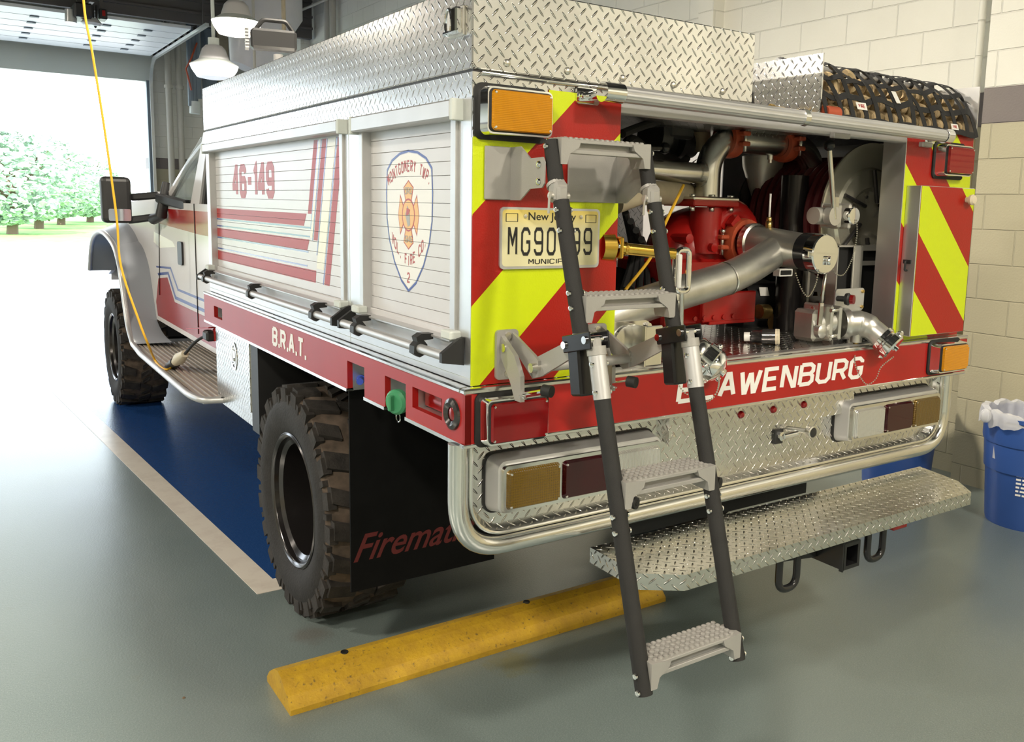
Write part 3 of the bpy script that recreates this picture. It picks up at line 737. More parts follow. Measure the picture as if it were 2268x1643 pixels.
bin_((3.665, 0.43, 0), 0.245, 0.60, 'blue round trash can with clear liner and white print beside the wall')
bin_((3.60, 1.20, 0), 0.235, 0.60, 'blue trash can mostly hidden behind the rear bumper', False)
# dirt specks on the floor
m = MB().lathe([(0, 0), (0.006, 0.001), (0.004, 0.004), (0, 0.005)], PZ(407, 1546, 0.0), (0, 0, 1), 6)
tag(m.build('leaf_scrap', 'bark'), 'tiny dry leaf scrap lying on the open grey floor', 'leaf')

# ================================================================== THE TRUCK
truck = empty('fire_truck', (1.07, 2.6, 0))
tag(truck, 'white and red brush fire truck parked facing the open bay door', 'fire truck')
ZD0, ZD1, ZT, ZB, W, LB = 1.033, 1.177, 1.948, 2.153, 2.143, 2.68
XP, XJ = 0.452, 1.731
def part(mb, name, mat, parent=None, label=None, **k):
    if name in ONE: o = split_build(mb, name, mat, parent or truck, **k)
    else: o = mb.build(name, mat, parent or truck, **k)
    if label: o['label'] = label
    return o

# ---- deck with red skirts
m = MB().box(-0.028, W+0.028, -0.028, LB, ZD1-0.012, ZD1, 0.003)
m.box(XP, XJ, 0.0, 1.5, ZD1, ZD1+0.003)
deck = part(m, 'deck', ['diamond'])
holes = [(0.620, 0.763, 1.02, 1.128), (0.318, 0.463, 1.02, 1.130), (0.095, 0.275, 1.073, 1.131), (2.335, 2.487, 1.072, 1.126)]
m = MB().holes(0, -0.030, -0.012, (-0.03, LB, ZD0, ZD1-0.012), [(h[0], h[1], max(h[2], ZD0-1), h[3]) for h in holes])
side_skirt = part(m, 'side_skirt', 'redvinyl', label='red side skirt with B.R.A.T. lettering')
m = MB().box(-0.030, W+0.03, -0.030, -0.012, ZD0, ZD1-0.012)
rear_skirt = part(m, 'rear_skirt', 'redvinyl', label='red rear skirt with BLAWENBURG lettering')
m = MB().box(W+0.012, W+0.03, -0.012, LB, ZD0, ZD1-0.012); part(m, 'side_skirt', 'redvinyl')
m = MB().box(-0.034, W+0.034, -0.034, -0.008, ZD1-0.014, ZD1+0.001, 0.004).box(-0.034, -0.008, -0.008, LB, ZD1-0.014, ZD1+0.001, 0.004)
m.box(-0.034, W+0.034, -0.034, -0.010, ZD0-0.006, ZD0+0.004, 0.002)
for a, b in ((-0.03, 0.318), (0.463, 0.62), (0.763, LB)): m.box(-0.034, -0.010, a, b, ZD0-0.006, ZD0+0.004)
part(m, 'skirt_trim', 'polish')
# recess boxes behind the skirt holes
m = MB()
for (a, b, c, d) in holes:
    c = max(c, ZD0); m.box(-0.012, 0.09, a-0.004, a, c-0.004, d+0.004).box(-0.012, 0.09, b, b+0.004, c-0.004, d+0.004).box(-0.012, 0.09, a, b, d, d+0.004).box(0.086, 0.09, a, b, c-0.004, d+0.004)
    if c > ZD0+0.01: m.box(-0.012, 0.09, a, b, c-0.004, c)
part(m, 'skirt_pockets', 'brushed', side_skirt)
# green fill cap, blue plug, slot light, round marker
GC = PX(886, 888, -0.005)
g = part(MB().lathe([(0, 0.0), (0.026, 0.0), (0.037, 0.004), (0.037, 0.02), (0.030, 0.028), (0, 0.03)], GC, (-1, -0.5, 0), 20).obox(GC+Vector((-0.034, -0.014, 0)), (0.022, 0.012, 0.045), Matrix.Rotation(0.5, 3, 'Z'), 0.003), 'fuel_cap', 'green', label='green fuel cap')
part(MB().tube(arc(GC+Vector((-0.01, -0.01, -0.045)), 0.014, 0, 2*PI, 14, (0, 1, 0), (0, 0, 1)), 0.002, 6), 'cap_ring', 'chrome', g)
part(MB().cyl(PX(797, 845, -0.03), PX(799, 840, -0.005), 0.011, n=12).cyl(PX(799, 840, -0.005), PX(803, 838, 0.04), 0.014, n=12), 'air_plug', 'blueplastic', label='blue plug')
part(MB().box(0.004, 0.03, PX(979, 905, 0.004).y, PX(940, 890, 0.004).y, 1.074, 1.130, 0.004), 'slot_lamp', 'redribs', label='red side marker lamp inside slot')
rm = part(MB().lathe([(0.018, 0.004), (0.030, 0.011), (0.040, 0.006), (0.042, 0.0), (0.018, 0.0)], (-0.030, 0.037, 1.103), (-1, 0, 0), 28), 'marker_bezel', 'rimlip', label='dark round marker lamp bezel')
part(MB().lathe([(0, 0.006), (0.012, 0.005), (0.019, 0.001)], (-0.030, 0.037, 1.103), (-1, 0, 0), 20), 'marker_lens', 'redlens', rm)

# lettering on skirts
m = MB(); block_text(m, 'BLAWENBURG', 1.22, 0.60, lambda u, v: Vector((0.668+0.864*u, -0.0305, 1.066+0.078*v)), 0.0008, (0, -1, 0), 0.10)
part(m, 'lettering', 'white', rear_skirt, 'white BLAWENBURG lettering')
m = MB(); block_text(m, 'B.R.A.T.', 1.5, 0.35, lambda u, v: Vector((-0.0305, 1.560-0.405*u, 1.066+0.076*v)), 0.0008, (-1, 0, 0), 0.06)
part(m, 'lettering', 'white', side_skirt, 'white B.R.A.T. lettering')

# ---- left compartment module: side with two roller doors
D1 = (0.865, 2.594, 1.255, 1.852); D2 = (0.092, 0.686, 1.255, 1.845)
m = MB().holes(0, 0.0, 0.006, (0.0, LB, ZD1, 1.889), [D1, D2])
m.box(0.006, XP, LB-0.006, LB, ZD1, ZT).box(0.006, XP, 0.772, 0.780, ZD1, 1.889)
m.box(0.0, 0.0015, -0.0, LB, ZD1, ZD1+0.002)
body = part(m, 'body_side', 'brushed')
m = MB().box(-0.0005, 0.002, 0.807, 0.810, ZD1+0.002, 1.889).box(-0.001, 0.002, 0.0, LB, ZD1+0.018, ZD1+0.0195); part(m, 'panel_seams', 'lintel', body)
m = MB().box(-0.001, 0.006, 0.0, LB, 1.889, ZT).box(0.0, 0.215, -0.002, 0.003, 1.793, ZT).box(0.215, XP, -0.0, 0.003, 1.925, ZT)
m.box(0.0, XP, 0.003, LB, ZT-0.004, ZT).box(XP-0.004, XP, 0.0, LB, ZD1, ZT)
part(m, 'tread_plate_trim', 'diamond')
M['chevL'] = chevron('chevron vinyl left', 1, 1.607, 0.2265, True)
M['chevR'] = chevron('chevron vinyl right', -1, 3.547, 0.208, False)
M['chevBox'] = chevron('chevron vinyl on box', -1, 3.528, 0.205, False)
m = MB().prism([(0.001, ZD1+0.002), (XP, ZD1+0.002), (XP, 1.925), (0.218, 1.925), (0.218, 1.795), (0.001, 1.795)], 1, -0.003, 0.003)
part(m, 'rear_chevron_panel', 'chevL', label='yellow and red striped left rear panel')

def roller_door(name, D, label):
    y0, y1, z0, z1 = D
    o = part(MB().box(0.030, 0.034, y0, y1, z0, z1), name, 'offwhite', label=label)
    zs = []; z = 1.307; pitch = 0.0362
    m = MB()
    while z < z1:
        top = min(z+pitch, z1); m.box(0.021, 0.031, y0+0.004, y1-0.004, z+0.0007, top-0.0003, 0.0006); zs.append(z); z += pitch
    m.box(0.014, 0.031, y0+0.004, y1-0.004, 1.262, 1.307, 0.003)
    part(m, 'slats', 'offwhite', o)
    m = MB()                                                     # side tracks and head rail
    for a, b in ((y0-0.022, y0+0.008), (y1-0.008, y1+0.022)): m.box(-0.008, 0.03, a, b, 1.225, 1.90 if 0 else z1+0.01, 0.002)
    part(m, 'side_tracks', 'satin', o)
    part(MB().box(-0.030, 0.02, y0-0.03, y1+0.028, z1-0.004, 1.886, 0.004), 'head_rail', 'satin', o)
    m = MB(); m.box(-0.031, 0.01, y0-0.045, y0-0.030, z1-0.010, 1.888, 0.002).box(-0.031, 0.01, y1+0.028, y1+0.040, z1-0.010, 1.888, 0.002)
    part(m, 'end_caps', 'lintel', o)
    m = MB().box(-0.022, 0.02, y0-0.02, y1+0.02, 1.283, 1.289, 0.001).box(-0.004, 0.02, y0-0.02, y1+0.02, 1.235, 1.283); part(m, 'bottom_shelf', 'satin', o)
    m = MB()
    for yy in (y0-0.012, y1+0.012): m.box(-0.030, 0.004, yy-0.028, yy+0.028, 1.289, 1.312, 0.004)
    part(m, 'rubber_stops', 'lintel', o)
    part(MB().cyl((-0.052, y0-0.062, 1.253), (-0.052, y1+0.060, 1.253), 0.0125, n=16), 'lift_bar', 'satin', o)
    n = 3 if y1-y0 > 1 else 2
    for k in range(n):
        y = (y0+0.13+(y1-y0-0.20)*k/(n-1)) if n == 3 else (y0+0.10 if k == 0 else y1-0.07)
        m = MB().prism([(-0.015, 1.291), (-0.048, 1.292), (-0.064, 1.283), (-0.060, 1.270), (-0.070, 1.260), (-0.071, 1.240), (-0.054, 1.229), (-0.034, 1.238), (-0.032, 1.262), (-0.042, 1.274), (-0.015, 1.276)], 1, y-0.015, y+0.015)
        part(m, 'bar_clamp', 'blackplastic', o)
    for yy, s in ((y0-0.066, 1), (y1+0.050, 1)):
        m = MB().prism([(-0.003, 1.300), (-0.018, 1.296), (-0.066, 1.262), (-0.066, 1.238), (-0.003, 1.228)], 1, yy, yy+0.014)
        part(m, 'bar_end_bracket', 'blackplastic', o)
    return o, zs
def slat_cut(m, zs):
    for z in zs:
        for zz in (z-0.0003, z+0.0009):
            bmesh.ops.bisect_plane(m.bm, geom=m.bm.verts[:]+m.bm.edges[:]+m.bm.faces[:], plane_co=(0, 0, zz), plane_no=(0, 0, 1))
        dead = [f for f in m.bm.faces if z-0.0003 < f.calc_center_median().z < z+0.0009]
        bmesh.ops.delete(m.bm, geom=dead, context='FACES')
    return m
d1, zs1 = roller_door('roller_door', D1, 'long roller door with 46-149 and stripes')
d2, zs2 = roller_door('roller_door', D2, 'short roller door with fire company shield')
XS = 0.0208
m = MB(); block_text(m, '46-149', 1.75, 0.5, lambda u, v: Vector((XS, 2.285-0.625*u, 1.636+0.147*v)), 0.0004, (-1, 0, 0))
part(slat_cut(m, zs1), 'unit_number', 'redink', d1, 'red 46-149 lettering')
def flat(m, pts, x=XS): m.poly([Vector((x, p[0], p[1])) for p in pts], -0.0004, (1, 0, 0)); return m
red, blu, gol, whi = MB(), MB(), MB(), MB()
def band(mb, z0, z1, s0, s1, ztop=1.846, x=XS):
    """horizontal band bending up into a slanted leg; s0/s1 = y of the leg edges at height z (outer nearer the rear)"""
    flat(mb, [(2.59, z0), (s0(z0), z0), (s1(z1), z1), (2.59, z1)], x)
sl = 0.30                                                           # lean of the legs (y per z)
def leg(y): return lambda z: y+(1.84-z)*sl
# horizontal red bands and slanted legs: (z bottom, z top, leg y at top outer, inner)
flat(red, [(2.59, 1.540), (leg(1.225)(1.540), 1.540), (leg(1.205)(1.585), 1.585), (2.59, 1.585)])
flat(red, [(2.59, 1.452), (leg(1.165)(1.452), 1.452), (leg(1.15)(1.492), 1.492), (2.59, 1.492)])
flat(red, [(2.59, 1.340), (leg(1.045)(1.340), 1.340), (leg(1.05)(1.384), 1.384), (2.59, 1.384)])
for (a, b, zb) in ((1.190, 1.150, 1.585), (1.105, 1.062, 1.492), (0.955, 0.905, 1.340)):
    flat(red, [(leg(a)(zb), zb), (leg(b)(zb), zb), (leg(b)(1.842), 1.842), (leg(a)(1.842), 1.842)])
for (a, zb) in ((1.142, 1.53), (1.054, 1.44), (0.962, 1.34), (1.112, 1.49)):
    flat(blu, [(leg(a+0.008)(zb), zb), (leg(a)(zb), zb), (leg(a)(1.842), 1.842), (leg(a+0.008)(1.842), 1.842)])
for z in (1.532, 1.500, 1.444, 1.392):
    flat(blu, [(2.59, z), (leg(1.15)(z), z), (leg(1.15)(z+0.006), z+0.006), (2.59, z+0.006)])
for (a, b, zb) in ((1.048, 0.975, 1.392), (1.142, 1.118, 1.50)):
    flat(gol, [(leg(a)(zb), zb), (leg(b)(zb), zb), (leg(b)(1.842), 1.842), (leg(a)(1.842), 1.842)])
for z0, z1 in ((1.506, 1.530), (1.398, 1.440)): flat(whi, [(2.59, z0), (leg(1.08)(z0), z0), (leg(1.08)(z1), z1), (2.59, z1)], XS-0.0002)
M['goldfade'] = simple('pale gold stripe', (0.74, 0.70, 0.55), 0.3)
M['vinylred'] = simple('red door stripe', (0.40, 0.02, 0.02), 0.42)
part(slat_cut(red, zs1), 'red_stripes', 'vinylred', d1, 'red stripes')
part(slat_cut(blu, zs1), 'blue_pinstripes', 'cabblue', d1, 'thin blue stripes')
part(slat_cut(gol, zs1), 'gold_stripes', 'goldfade', d1, 'pale gold stripes')
# shield emblem on the short door
CYS = 0.409
def shield_outline(k):
    P = [(0, 1.780), (0.06, 1.774), (0.115, 1.756), (0.150, 1.728), (0.156, 1.66), (0.153, 1.585), (0.135, 1.52), (0.10, 1.458), (0.05, 1.405), (0, 1.378)]
    P = [(a*k, 1.60+(b-1.60)*k) for a, b in P]; return P+[(-a, b) for a, b in P[-2:0:-1]]
o1, o2 = shield_outline(1.0), shield_outline(0.963)
m = MB(); n = len(o1)
for i in range(n): flat(m, [(CYS-o1[i][0], o1[i][1]), (CYS-o1[(i+1) % n][0], o1[(i+1) % n][1]), (CYS-o2[(i+1) % n][0], o2[(i+1) % n][1]), (CYS-o2[i][0], o2[i][1])])
part(slat_cut(m, zs2), 'shield_outline', 'cabblue', d2, 'dark blue shield outline')
m = MB(); flat(m, [(CYS-a, b) for a, b in shield_outline(0.95)], XS+0.0003); part(slat_cut(m, zs2), 'shield_field', 'white', d2, 'white shield field')
def arctext(mb, txt, cz, R, a0, a1, h, up=1):
    n = len(txt.replace(' ', ' '))
    for i, ch in enumerate(txt):
        if ch == ' ': continue
        a = math.radians(a0+(a1-a0)*i/(n-1)); u_ = Vector((-math.cos(a), math.sin(a)))  # radial (y flipped: left of view = +y)
        c = Vector((CYS, cz))+Vector((-math.cos(a)*R, math.sin(a)*R))
        rad = Vector((-math.cos(a), math.sin(a)))*up; tan = Vector((-math.sin(a), -math.cos(a)))*up
        w = 0.0150*(0.3 if ch in 'I.' else 1)
        block_text(mb, ch, 1.2, 0.5, lambda s, t: Vector((XS-0.0003, *(c+tan*((s-0.5)*w)+rad*((t-0.5)*h)))), 0.0002, (-1, 0, 0))
m = MB(); arctext(m, 'MONTGOMERY TWP.', 1.470, 0.265, 121, 59, 0.033); 
for i, ch in enumerate('VOL. FIRE CO.'):
    if ch == ' ': continue
    s_ = (i-6)/6; y = CYS-0.108*s_; z = 1.452+0.060*abs(s_)**1.5
    block_text(m, ch, 1.2, 0.5, lambda s, t: Vector((XS-0.0003, y-(s-0.5)*0.0145*(0.3 if ch in 'I.' else 1), z+t*0.033+(s-0.5)*s_*0.010)), 0.0002, (-1, 0, 0))
block_text(m, '2', 1.2, 0.5, lambda s, t: Vector((XS-0.0003, CYS+0.009-s*0.018, 1.405+t*0.030)), 0.0002, (-1, 0, 0))
part(slat_cut(m, zs2), 'shield_lettering', 'redink', d2, 'red fire company lettering')
M['orangefade'] = simple('pale orange emblem', (0.80, 0.46, 0.16), 0.4)
cz = 1.598
mo, mr = MB(), MB()
def petal(c, k, mb, x):
    for a in (0, 90, 180, 270):
        t_ = math.radians(a); ct, st = math.cos(t_), math.sin(t_)
        kz = 1.25 if a in (90, 270) else 1.0
        P = [(0.030, -0.016), (0.055*kz, -0.047/kz**2), (0.068*kz, 0), (0.055*kz, 0.047/kz**2), (0.030, 0.016)]
        pc = (0.05*kz, 0)
        P = [(pc[0]+(p[0]-pc[0])*k, p[1]*k) for p in P]
        flat(mb, [(CYS-(p[0]*ct-p[1]*st), cz+(p[0]*st+p[1]*ct)*1.12) for p in P], x)
petal(None, 1.12, mr, XS+0.0002); petal(None, 0.96, mo, XS)
flat(mr, [(CYS-0.043*math.cos(a*PI/12), cz+0.047*math.sin(a*PI/12)) for a in range(24)], XS-0.0001)
flat(mo, [(CYS-0.038*math.cos(a*PI/12), cz+0.042*math.sin(a*PI/12)) for a in range(24)], XS-0.0003)
part(slat_cut(mr, zs2), 'emblem_border', 'redink', d2, 'red emblem border'); part(slat_cut(mo, zs2), 'emblem_field', 'orangefade', d2, 'orange cross emblem')
m = MB()
block_text(m, 'ORG', 0.9, 0.8, lambda s, t: Vector((XS-0.0006, CYS+0.024-s*0.048, 1.656+t*0.020)), 0.0002, (-1, 0, 0))
block_text(m, '1946', 0.9, 0.8, lambda s, t: Vector((XS-0.0006, CYS+0.026-s*0.052, 1.520+t*0.020)), 0.0002, (-1, 0, 0))
flat(m, [(CYS+0.003, 1.565), (CYS+0.020, 1.60), (CYS+0.004, 1.625), (CYS-0.010, 1.60), (CYS-0.012, 1.57)], XS-0.0006)
part(slat_cut(m, zs2), 'emblem_figure', 'greycast', d2)
m = MB(); flat(m, [(CYS-0.004, 1.600), (CYS+0.014, 1.596), (CYS+0.010, 1.618), (CYS-0.012, 1.613)], XS-0.0009); part(slat_cut(m, zs2), 'emblem_axe', 'redink', d2)

# ---- long diamond plate tool box on top
bx = part(MB().box(-0.006, 0.945, -0.008, LB, ZT+0.006, ZB, 0.003), 'top_tool_box', 'diamond')
part(MB().box(0.0, 0.94, -0.002, LB-0.01, ZT, ZT+0.007), 'box_gasket', 'ink', bx)
part(MB().cyl((0.02, -0.006, ZT-0.002), (0.95, -0.006, ZT-0.002), 0.006, n=10), 'hinge_rod', 'polish', bx)
m = MB()
for x in (0.09, 0.27, 0.45, 0.63, 0.82): m.lathe([(0.010, 0), (0.009, 0.003), (0.004, 0.006), (0, 0.006)], (x, -0.009, ZT+0.028), (0, -1, 0), 10)
part(m, 'rivets', 'steel', bx)
lt = part(MB().box(-0.012, -0.006, 0.028, 0.115, 2.035, 2.105, 0.002), 'latch_plate', 'steel', bx)
m = MB().tube(arc((-0.022, 0.085, 2.07), 0.026, 0, 2*PI, 16, (0, 0.6, 0), (0, 0, 1.2)), 0.004, 6, closed=False).box(-0.030, -0.012, 0.033, 0.060, 2.040, 2.100, 0.004).cyl((-0.02, 0.03, 2.045), (-0.02, 0.11, 2.045), 0.006, n=8)
part(m, 'latch_bail', 'chrome', bx)
# folded scene light on the front of the box roof
q = PY(606, 90, 2.3); sx, sz = q.x, q.z
r_ = Matrix.Rotation(math.radians(-14), 3, 'Z')
sl_ = part(MB().obox((sx, 2.3, sz), (0.20, 0.085, 0.090), r_, 0.012), 'scene_light', 'blackplastic', label='black floodlight on the tool box roof')
m = MB()
for k in range(7): m.obox(Vector((sx, 2.3, sz))+r_@Vector((-0.115, 0, -0.042+k*0.0138)), (0.016, 0.08, 0.007), r_)
part(m, 'heat_sink', 'satin', sl_)
P = [Vector((sx, 2.3, sz))+r_@Vector(v) for v in ((-0.075, 0, 0.045), (-0.045, 0, 0.088), (0.055, 0, 0.088), (0.085, 0, 0.045))]
part(MB().tube(fillet(P, 0.015), 0.010, 8), 'handle', 'blackplastic', sl_)
part(MB().cyl((sx+0.02, 2.3, ZB), (sx+0.02, 2.3, sz-0.06), 0.022, n=12).cyl((sx+0.02, 2.3, ZB), (sx+0.02, 2.3, ZB+0.012), 0.07, n=18), 'pole', 'offwhite', sl_)
part(MB().cyl((sx+0.09, 2.3, sz-0.085), (sx+0.03, 2.3, sz-0.085), 0.022, n=12).tube(fillet([(sx+0.09, 2.3, sz-0.10), (sx+0.20, 2.2, ZB+0.05), (sx+0.30, 2.1, ZB+0.02)], 0.05), 0.012, 8), 'bracket_arm', 'blackplastic', sl_)
q = PX(590, 143, 0.15); part(MB().lathe([(0.04, 0), (0.04, 0.01), (0.015, 0.02), (0, 0.02)], (0.15, q.y, ZB), (0, 0, 1), 16), 'cable_gland', 'blackrubber', bx)

# ---- lights with chrome bezels on the rear
def warning_light(u0, u1, v0, v1, y, dep, lens, label, border=0.007):
    o = part(MB().rrect(1, y, y-0.006, u0-0.008, u1+0.008, v0-0.008, v1+0.008, 0.02), 'warning_light', 'blackrubber', label=label)
    part(MB().rrect(1, y-0.005, y-dep, u0, u1, v0, v1, 0.016, inset=0.004), 'bezel', 'chrome', o)
    part(MB().rrect(1, y-dep+0.004, y-dep-0.006, u0+border, u1-border, v0+border, v1-border, 0.012, inset=0.003), 'lens_gasket', 'blackrubber', o)
    part(MB().rrect(1, y-dep, y-dep-0.014, u0+border+0.002, u1-border-0.002, v0+border+0.002, v1-border-0.002, 0.012, inset=0.005), 'lens', lens, o)
    m = MB()
    for a in (u0+border+0.012, u1-border-0.012):
        for b in (v0+border+0.012, v1-border-0.012): m.lathe([(0.0042, 0), (0.003, 0.003), (0, 0.0035)], (a, y-dep-0.012, b), (0, -1, 0), 10)
    part(m, 'lens_screws', 'chrome', o); return o
warning_light(0.010, 0.203, 1.797, 1.916, -0.002, 0.048, 'amber', 'amber warning light at upper left corner')
warning_light(0.004, 0.193, 1.034, 1.158, -0.030, 0.045, 'redlens', 'red warning light on the red skirt')
warning_light(1.895, 2.076, 1.776, 1.894, -0.003, 0.045, 'redribs', 'red warning light at upper right corner')
warning_light(1.922, 2.108, 1.050, 1.167, -0.030, 0.045, 'amber', 'amber warning light on right end of skirt')

# ---- number plate
pl = part(MB().rrect(1, -0.004, -0.010, 0.076, 0.386, 1.474-0.002, 1.474+0.154, 0.012), 'number_plate', 'satin')
pf = part(MB().rrect(1, -0.010, -0.0108, 0.082, 0.380, 1.479, 1.622, 0.010), 'plate_face', 'plateface', pl)
M['plateface'].node_tree.nodes  # gradient between these heights
for n_ in M['plateface'].node_tree.nodes:
    if n_.type == 'MAP_RANGE': n_.inputs[1].default_value = 1.57; n_.inputs[2].default_value = 1.625
yp = -0.0110
m = MB(); 
for k, ch in enumerate('MG90199'):
    block_text(m, ch, 0.80, 0.5, lambda s, t, k=k: Vector((0.098+k*0.0392+s*0.027+(0.008 if ch == '1' else 0)*(1-s), yp, 1.506+t*0.072)), 0.0012, (0, -1, 0))
part(m, 'registration_characters', 'ink', pl, 'black embossed registration')
m = MB(); font_text(m, 'New Jersey', lambda u, v: Vector((0.158+0.148*u, yp, 1.590+0.026*v)), 0.0003, bold=0.01)
block_text(m, 'MUNICIPAL', 0.9, 0.9, lambda u, v: Vector((0.160+0.145*u, yp, 1.484+0.013*v)), 0.0003, (0, -1, 0))
for x in (0.092, 0.338):
    for q in stroke_quads([(0, 0), (0, 1), (1, 1), (1, 0), (0, 0)], 0.06): m.poly([Vector((x+p.x*0.034, yp, 1.592+p.y*0.020)) for p in q], 0.0003, (0, -1, 0))
part(m, 'state_lettering', 'ink', pl)
m = MB()
for x, z in ((0.148, 1.606), (0.322, 1.606)): m.lathe([(0.006, 0), (0.005, 0.003), (0, 0.004)], (x, yp, z), (0, -1, 0), 10)
part(m, 'plate_screws', 'steel', pl)

# ---- right rear panel, jamb, header beam and side box
m = MB().prism([(XJ, ZD1+0.002), (W, ZD1+0.002), (W, 1.935), (XJ, 1.935)], 1, -0.003, 0.003); part(m, 'rear_chevron_panel', 'chevR', label='yellow and red striped right rear panel')
m = MB().box(XJ-0.004, XJ, -0.003, 0.09, ZD1, 1.90).box(XJ, W-0.005, 0.004, 0.006, ZD1, 1.93).box(W-0.005, W, 0.003, LB, ZD1, ZT).box(XJ, W, 0.9, 0.905, ZD1, 1.915)
part(m, 'body_side', 'brushed')
m = MB().box(XP-0.002, XJ, -0.003, 0.04, 1.886, 1.912, 0.002).box(XP, XJ, 0.0, 0.02, 1.912, 1.918)
hb = part(m, 'header_beam', 'satin')
part(MB().box(1.315, 1.40, -0.02, 0.0, 1.876, 1.893, 0.003).box(1.80, 1.862, -0.02, 0.0, 1.876, 1.893, 0.003), 'beam_clips', 'greycast', hb)
sb = part(MB().box(1.748, 2.083, -0.062, -0.003, 1.202, 1.738, 0.002), 'rear_side_box', 'brushed', label='shallow striped door box on the right panel')
part(MB().box(1.750, 2.081, -0.0635, -0.062, 1.204, 1.736), 'box_face', 'chevBox', sb)
part(MB().tube(fillet([(1.747, -0.030, 1.470), (1.735, -0.030, 1.470), (1.735, -0.030, 1.438), (1.747, -0.030, 1.438)], 0.004), 0.004, 6).box(1.742, 1.748, -0.045, -0.015, 1.462, 1.476), 'latch', 'blackplastic', sb)
part(MB().lathe([(0.010, 0), (0.010, 0.010), (0.018, 0.016), (0.020, 0.026), (0.014, 0.034), (0, 0.036)], (2.030, -0.063, 1.695), (0, -1, 0), 18), 'bumper_knob', 'cream', sb)

# ---- grab rail across the top
m = MB()
N_ = 30
rr_ = [0.0215-0.0009*(k % 2) for k in range(N_)]
a0_, b0_ = Vector((0.385, -0.08, 1.923)), Vector((1.825, -0.08, 1.912))
v0 = [m.bm.verts.new(a0_+Vector((0, math.cos(2*PI*k/N_), math.sin(2*PI*k/N_)))*rr_[k]) for k in range(N_)]
v1 = [m.bm.verts.new(b0_+Vector((0, math.cos(2*PI*k/N_), math.sin(2*PI*k/N_)))*rr_[k]) for k in range(N_)]
m._faces([m.bm.faces.new((v0[k], v1[k], v1[(k+1) % N_], v0[(k+1) % N_])) for k in range(N_)], False)
gr = part(m, 'grab_rail', 'satin')
def stanchion(x, z, w=0.055):
    part(MB().cyl((x-w/2, -0.08, z), (x+w/2, -0.08, z), 0.0255, n=24), 'end_fitting', 'chrome', gr)
stanchion(0.360, 1.924, 0.062); stanchion(1.09, 1.918, 0.022); stanchion(1.845, 1.912, 0.035)
part(MB().rrect(1, -0.003, -0.010, 0.300, 0.372, 1.898, 1.940, 0.006).cyl((0.345, -0.01, 1.920), (0.345, -0.08, 1.923), 0.012, n=12).lathe([(0.01, 0), (0.008, 0.006), (0, 0.007)], (0.318, -0.01, 1.919), (0, -1, 0), 10), 'mounting_base', 'chrome', gr)
part(MB().rrect(1, -0.003, -0.010, 1.825, 1.885, 1.890, 1.920, 0.006).cyl((1.85, -0.01, 1.905), (1.85, -0.08, 1.912), 0.010, n=12), 'mounting_base', 'chrome', gr)

# ---- hose tray above the pump opening
m = MB().box(1.262, 1.268, 0.0, 1.3, 1.93, 2.138)
part(m, 'tray_side_plate', 'diamond')
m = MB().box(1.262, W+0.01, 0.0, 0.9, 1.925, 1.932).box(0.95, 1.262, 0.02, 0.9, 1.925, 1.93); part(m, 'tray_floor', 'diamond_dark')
m = MB().box(W+0.008, W+0.014, -0.005, 1.3, 1.925, 2.118); part(m, 'tray_side_plate', 'brushed')
part(MB().cyl((1.268, 0.20, 2.135), (W+0.008, 0.20, 2.125), 0.011, n=12), 'tray_rod', 'satin')
q = PY(1735, 232, 0.10)
part(MB().tube([PX(1661, 207, 0.96), (1.10, 0.14, 1.965), (1.17, 0.12, 1.962)], 0.010, 8), 'air_hose', 'blackrubber')
part(MB().cyl((1.165, 0.12, 1.962), (1.225, 0.12, 1.962), 0.014, n=8).cyl((1.215, 0.12, 1.962), (1.232, 0.12, 1.925), 0.013, n=8).cyl((1.16, 0.12, 1.962), (1.178, 0.12, 1.962), 0.019, n=6), 'hose_elbow', 'brass')

# ================================================================== PUMP BAY
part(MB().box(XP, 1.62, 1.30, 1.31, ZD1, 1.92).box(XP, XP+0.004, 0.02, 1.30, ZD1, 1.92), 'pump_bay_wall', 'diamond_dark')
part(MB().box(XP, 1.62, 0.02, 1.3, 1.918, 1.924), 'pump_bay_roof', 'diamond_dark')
part(MB().box(XP, XJ, -0.004, 0.03, ZD1, ZD1+0.004), 'sill_plate', 'brushed')
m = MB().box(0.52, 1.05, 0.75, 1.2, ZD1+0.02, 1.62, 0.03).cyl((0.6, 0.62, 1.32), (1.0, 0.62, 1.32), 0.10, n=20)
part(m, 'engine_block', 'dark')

# red centrifugal pump
Yp = 0.42
def py(x, y, Y=Yp): return PY(x, y, Y)
fl = py(1545, 445); nx = py(1563, 480).x; nz = py(1563, 440).z
pump = empty('pump', (1.3, Yp, 1.3)); attach(pump, truck)
cx, czp = py(1565, 560).x, py(1565, 560).z
m = MB()
m.lathe([(0.0, 0.13), (0.08, 0.13), (0.13, 0.10), (0.17, 0.06), (0.185, 0.0), (0.17, -0.07), (0.12, -0.12), (0, -0.12)], (cx+0.02, Yp+0.10, czp-0.02), (0, -1, 0.0), 40)
m.cyl((nx, Yp, czp), (nx, Yp, nz-0.03), 0.065, 0.058, n=28)
m.box(py(1505, 450).x, py(1605, 450).x, Yp-0.075, Yp+0.09, nz-0.028, nz-0.008, 0.004)
for k in range(8):
    a = k*PI/4+0.3; c = Vector((cx+0.02+0.155*math.cos(a), Yp-0.0, czp-0.02+0.155*math.sin(a))); m.cyl(c+Vector((0, 0.06, 0)), c+Vector((0, -0.035, 0)), 0.018, n=10)
vx, vz = py(1625, 520).x, py(1625, 520).z
m.tube(arc((vx-0.02, Yp+0.0, vz-0.03), 0.115, 0.3, 2.6, 14, (1, 0, 0), (0, 0, 1)), [0.030+0.002*i for i in range(15)], 14)
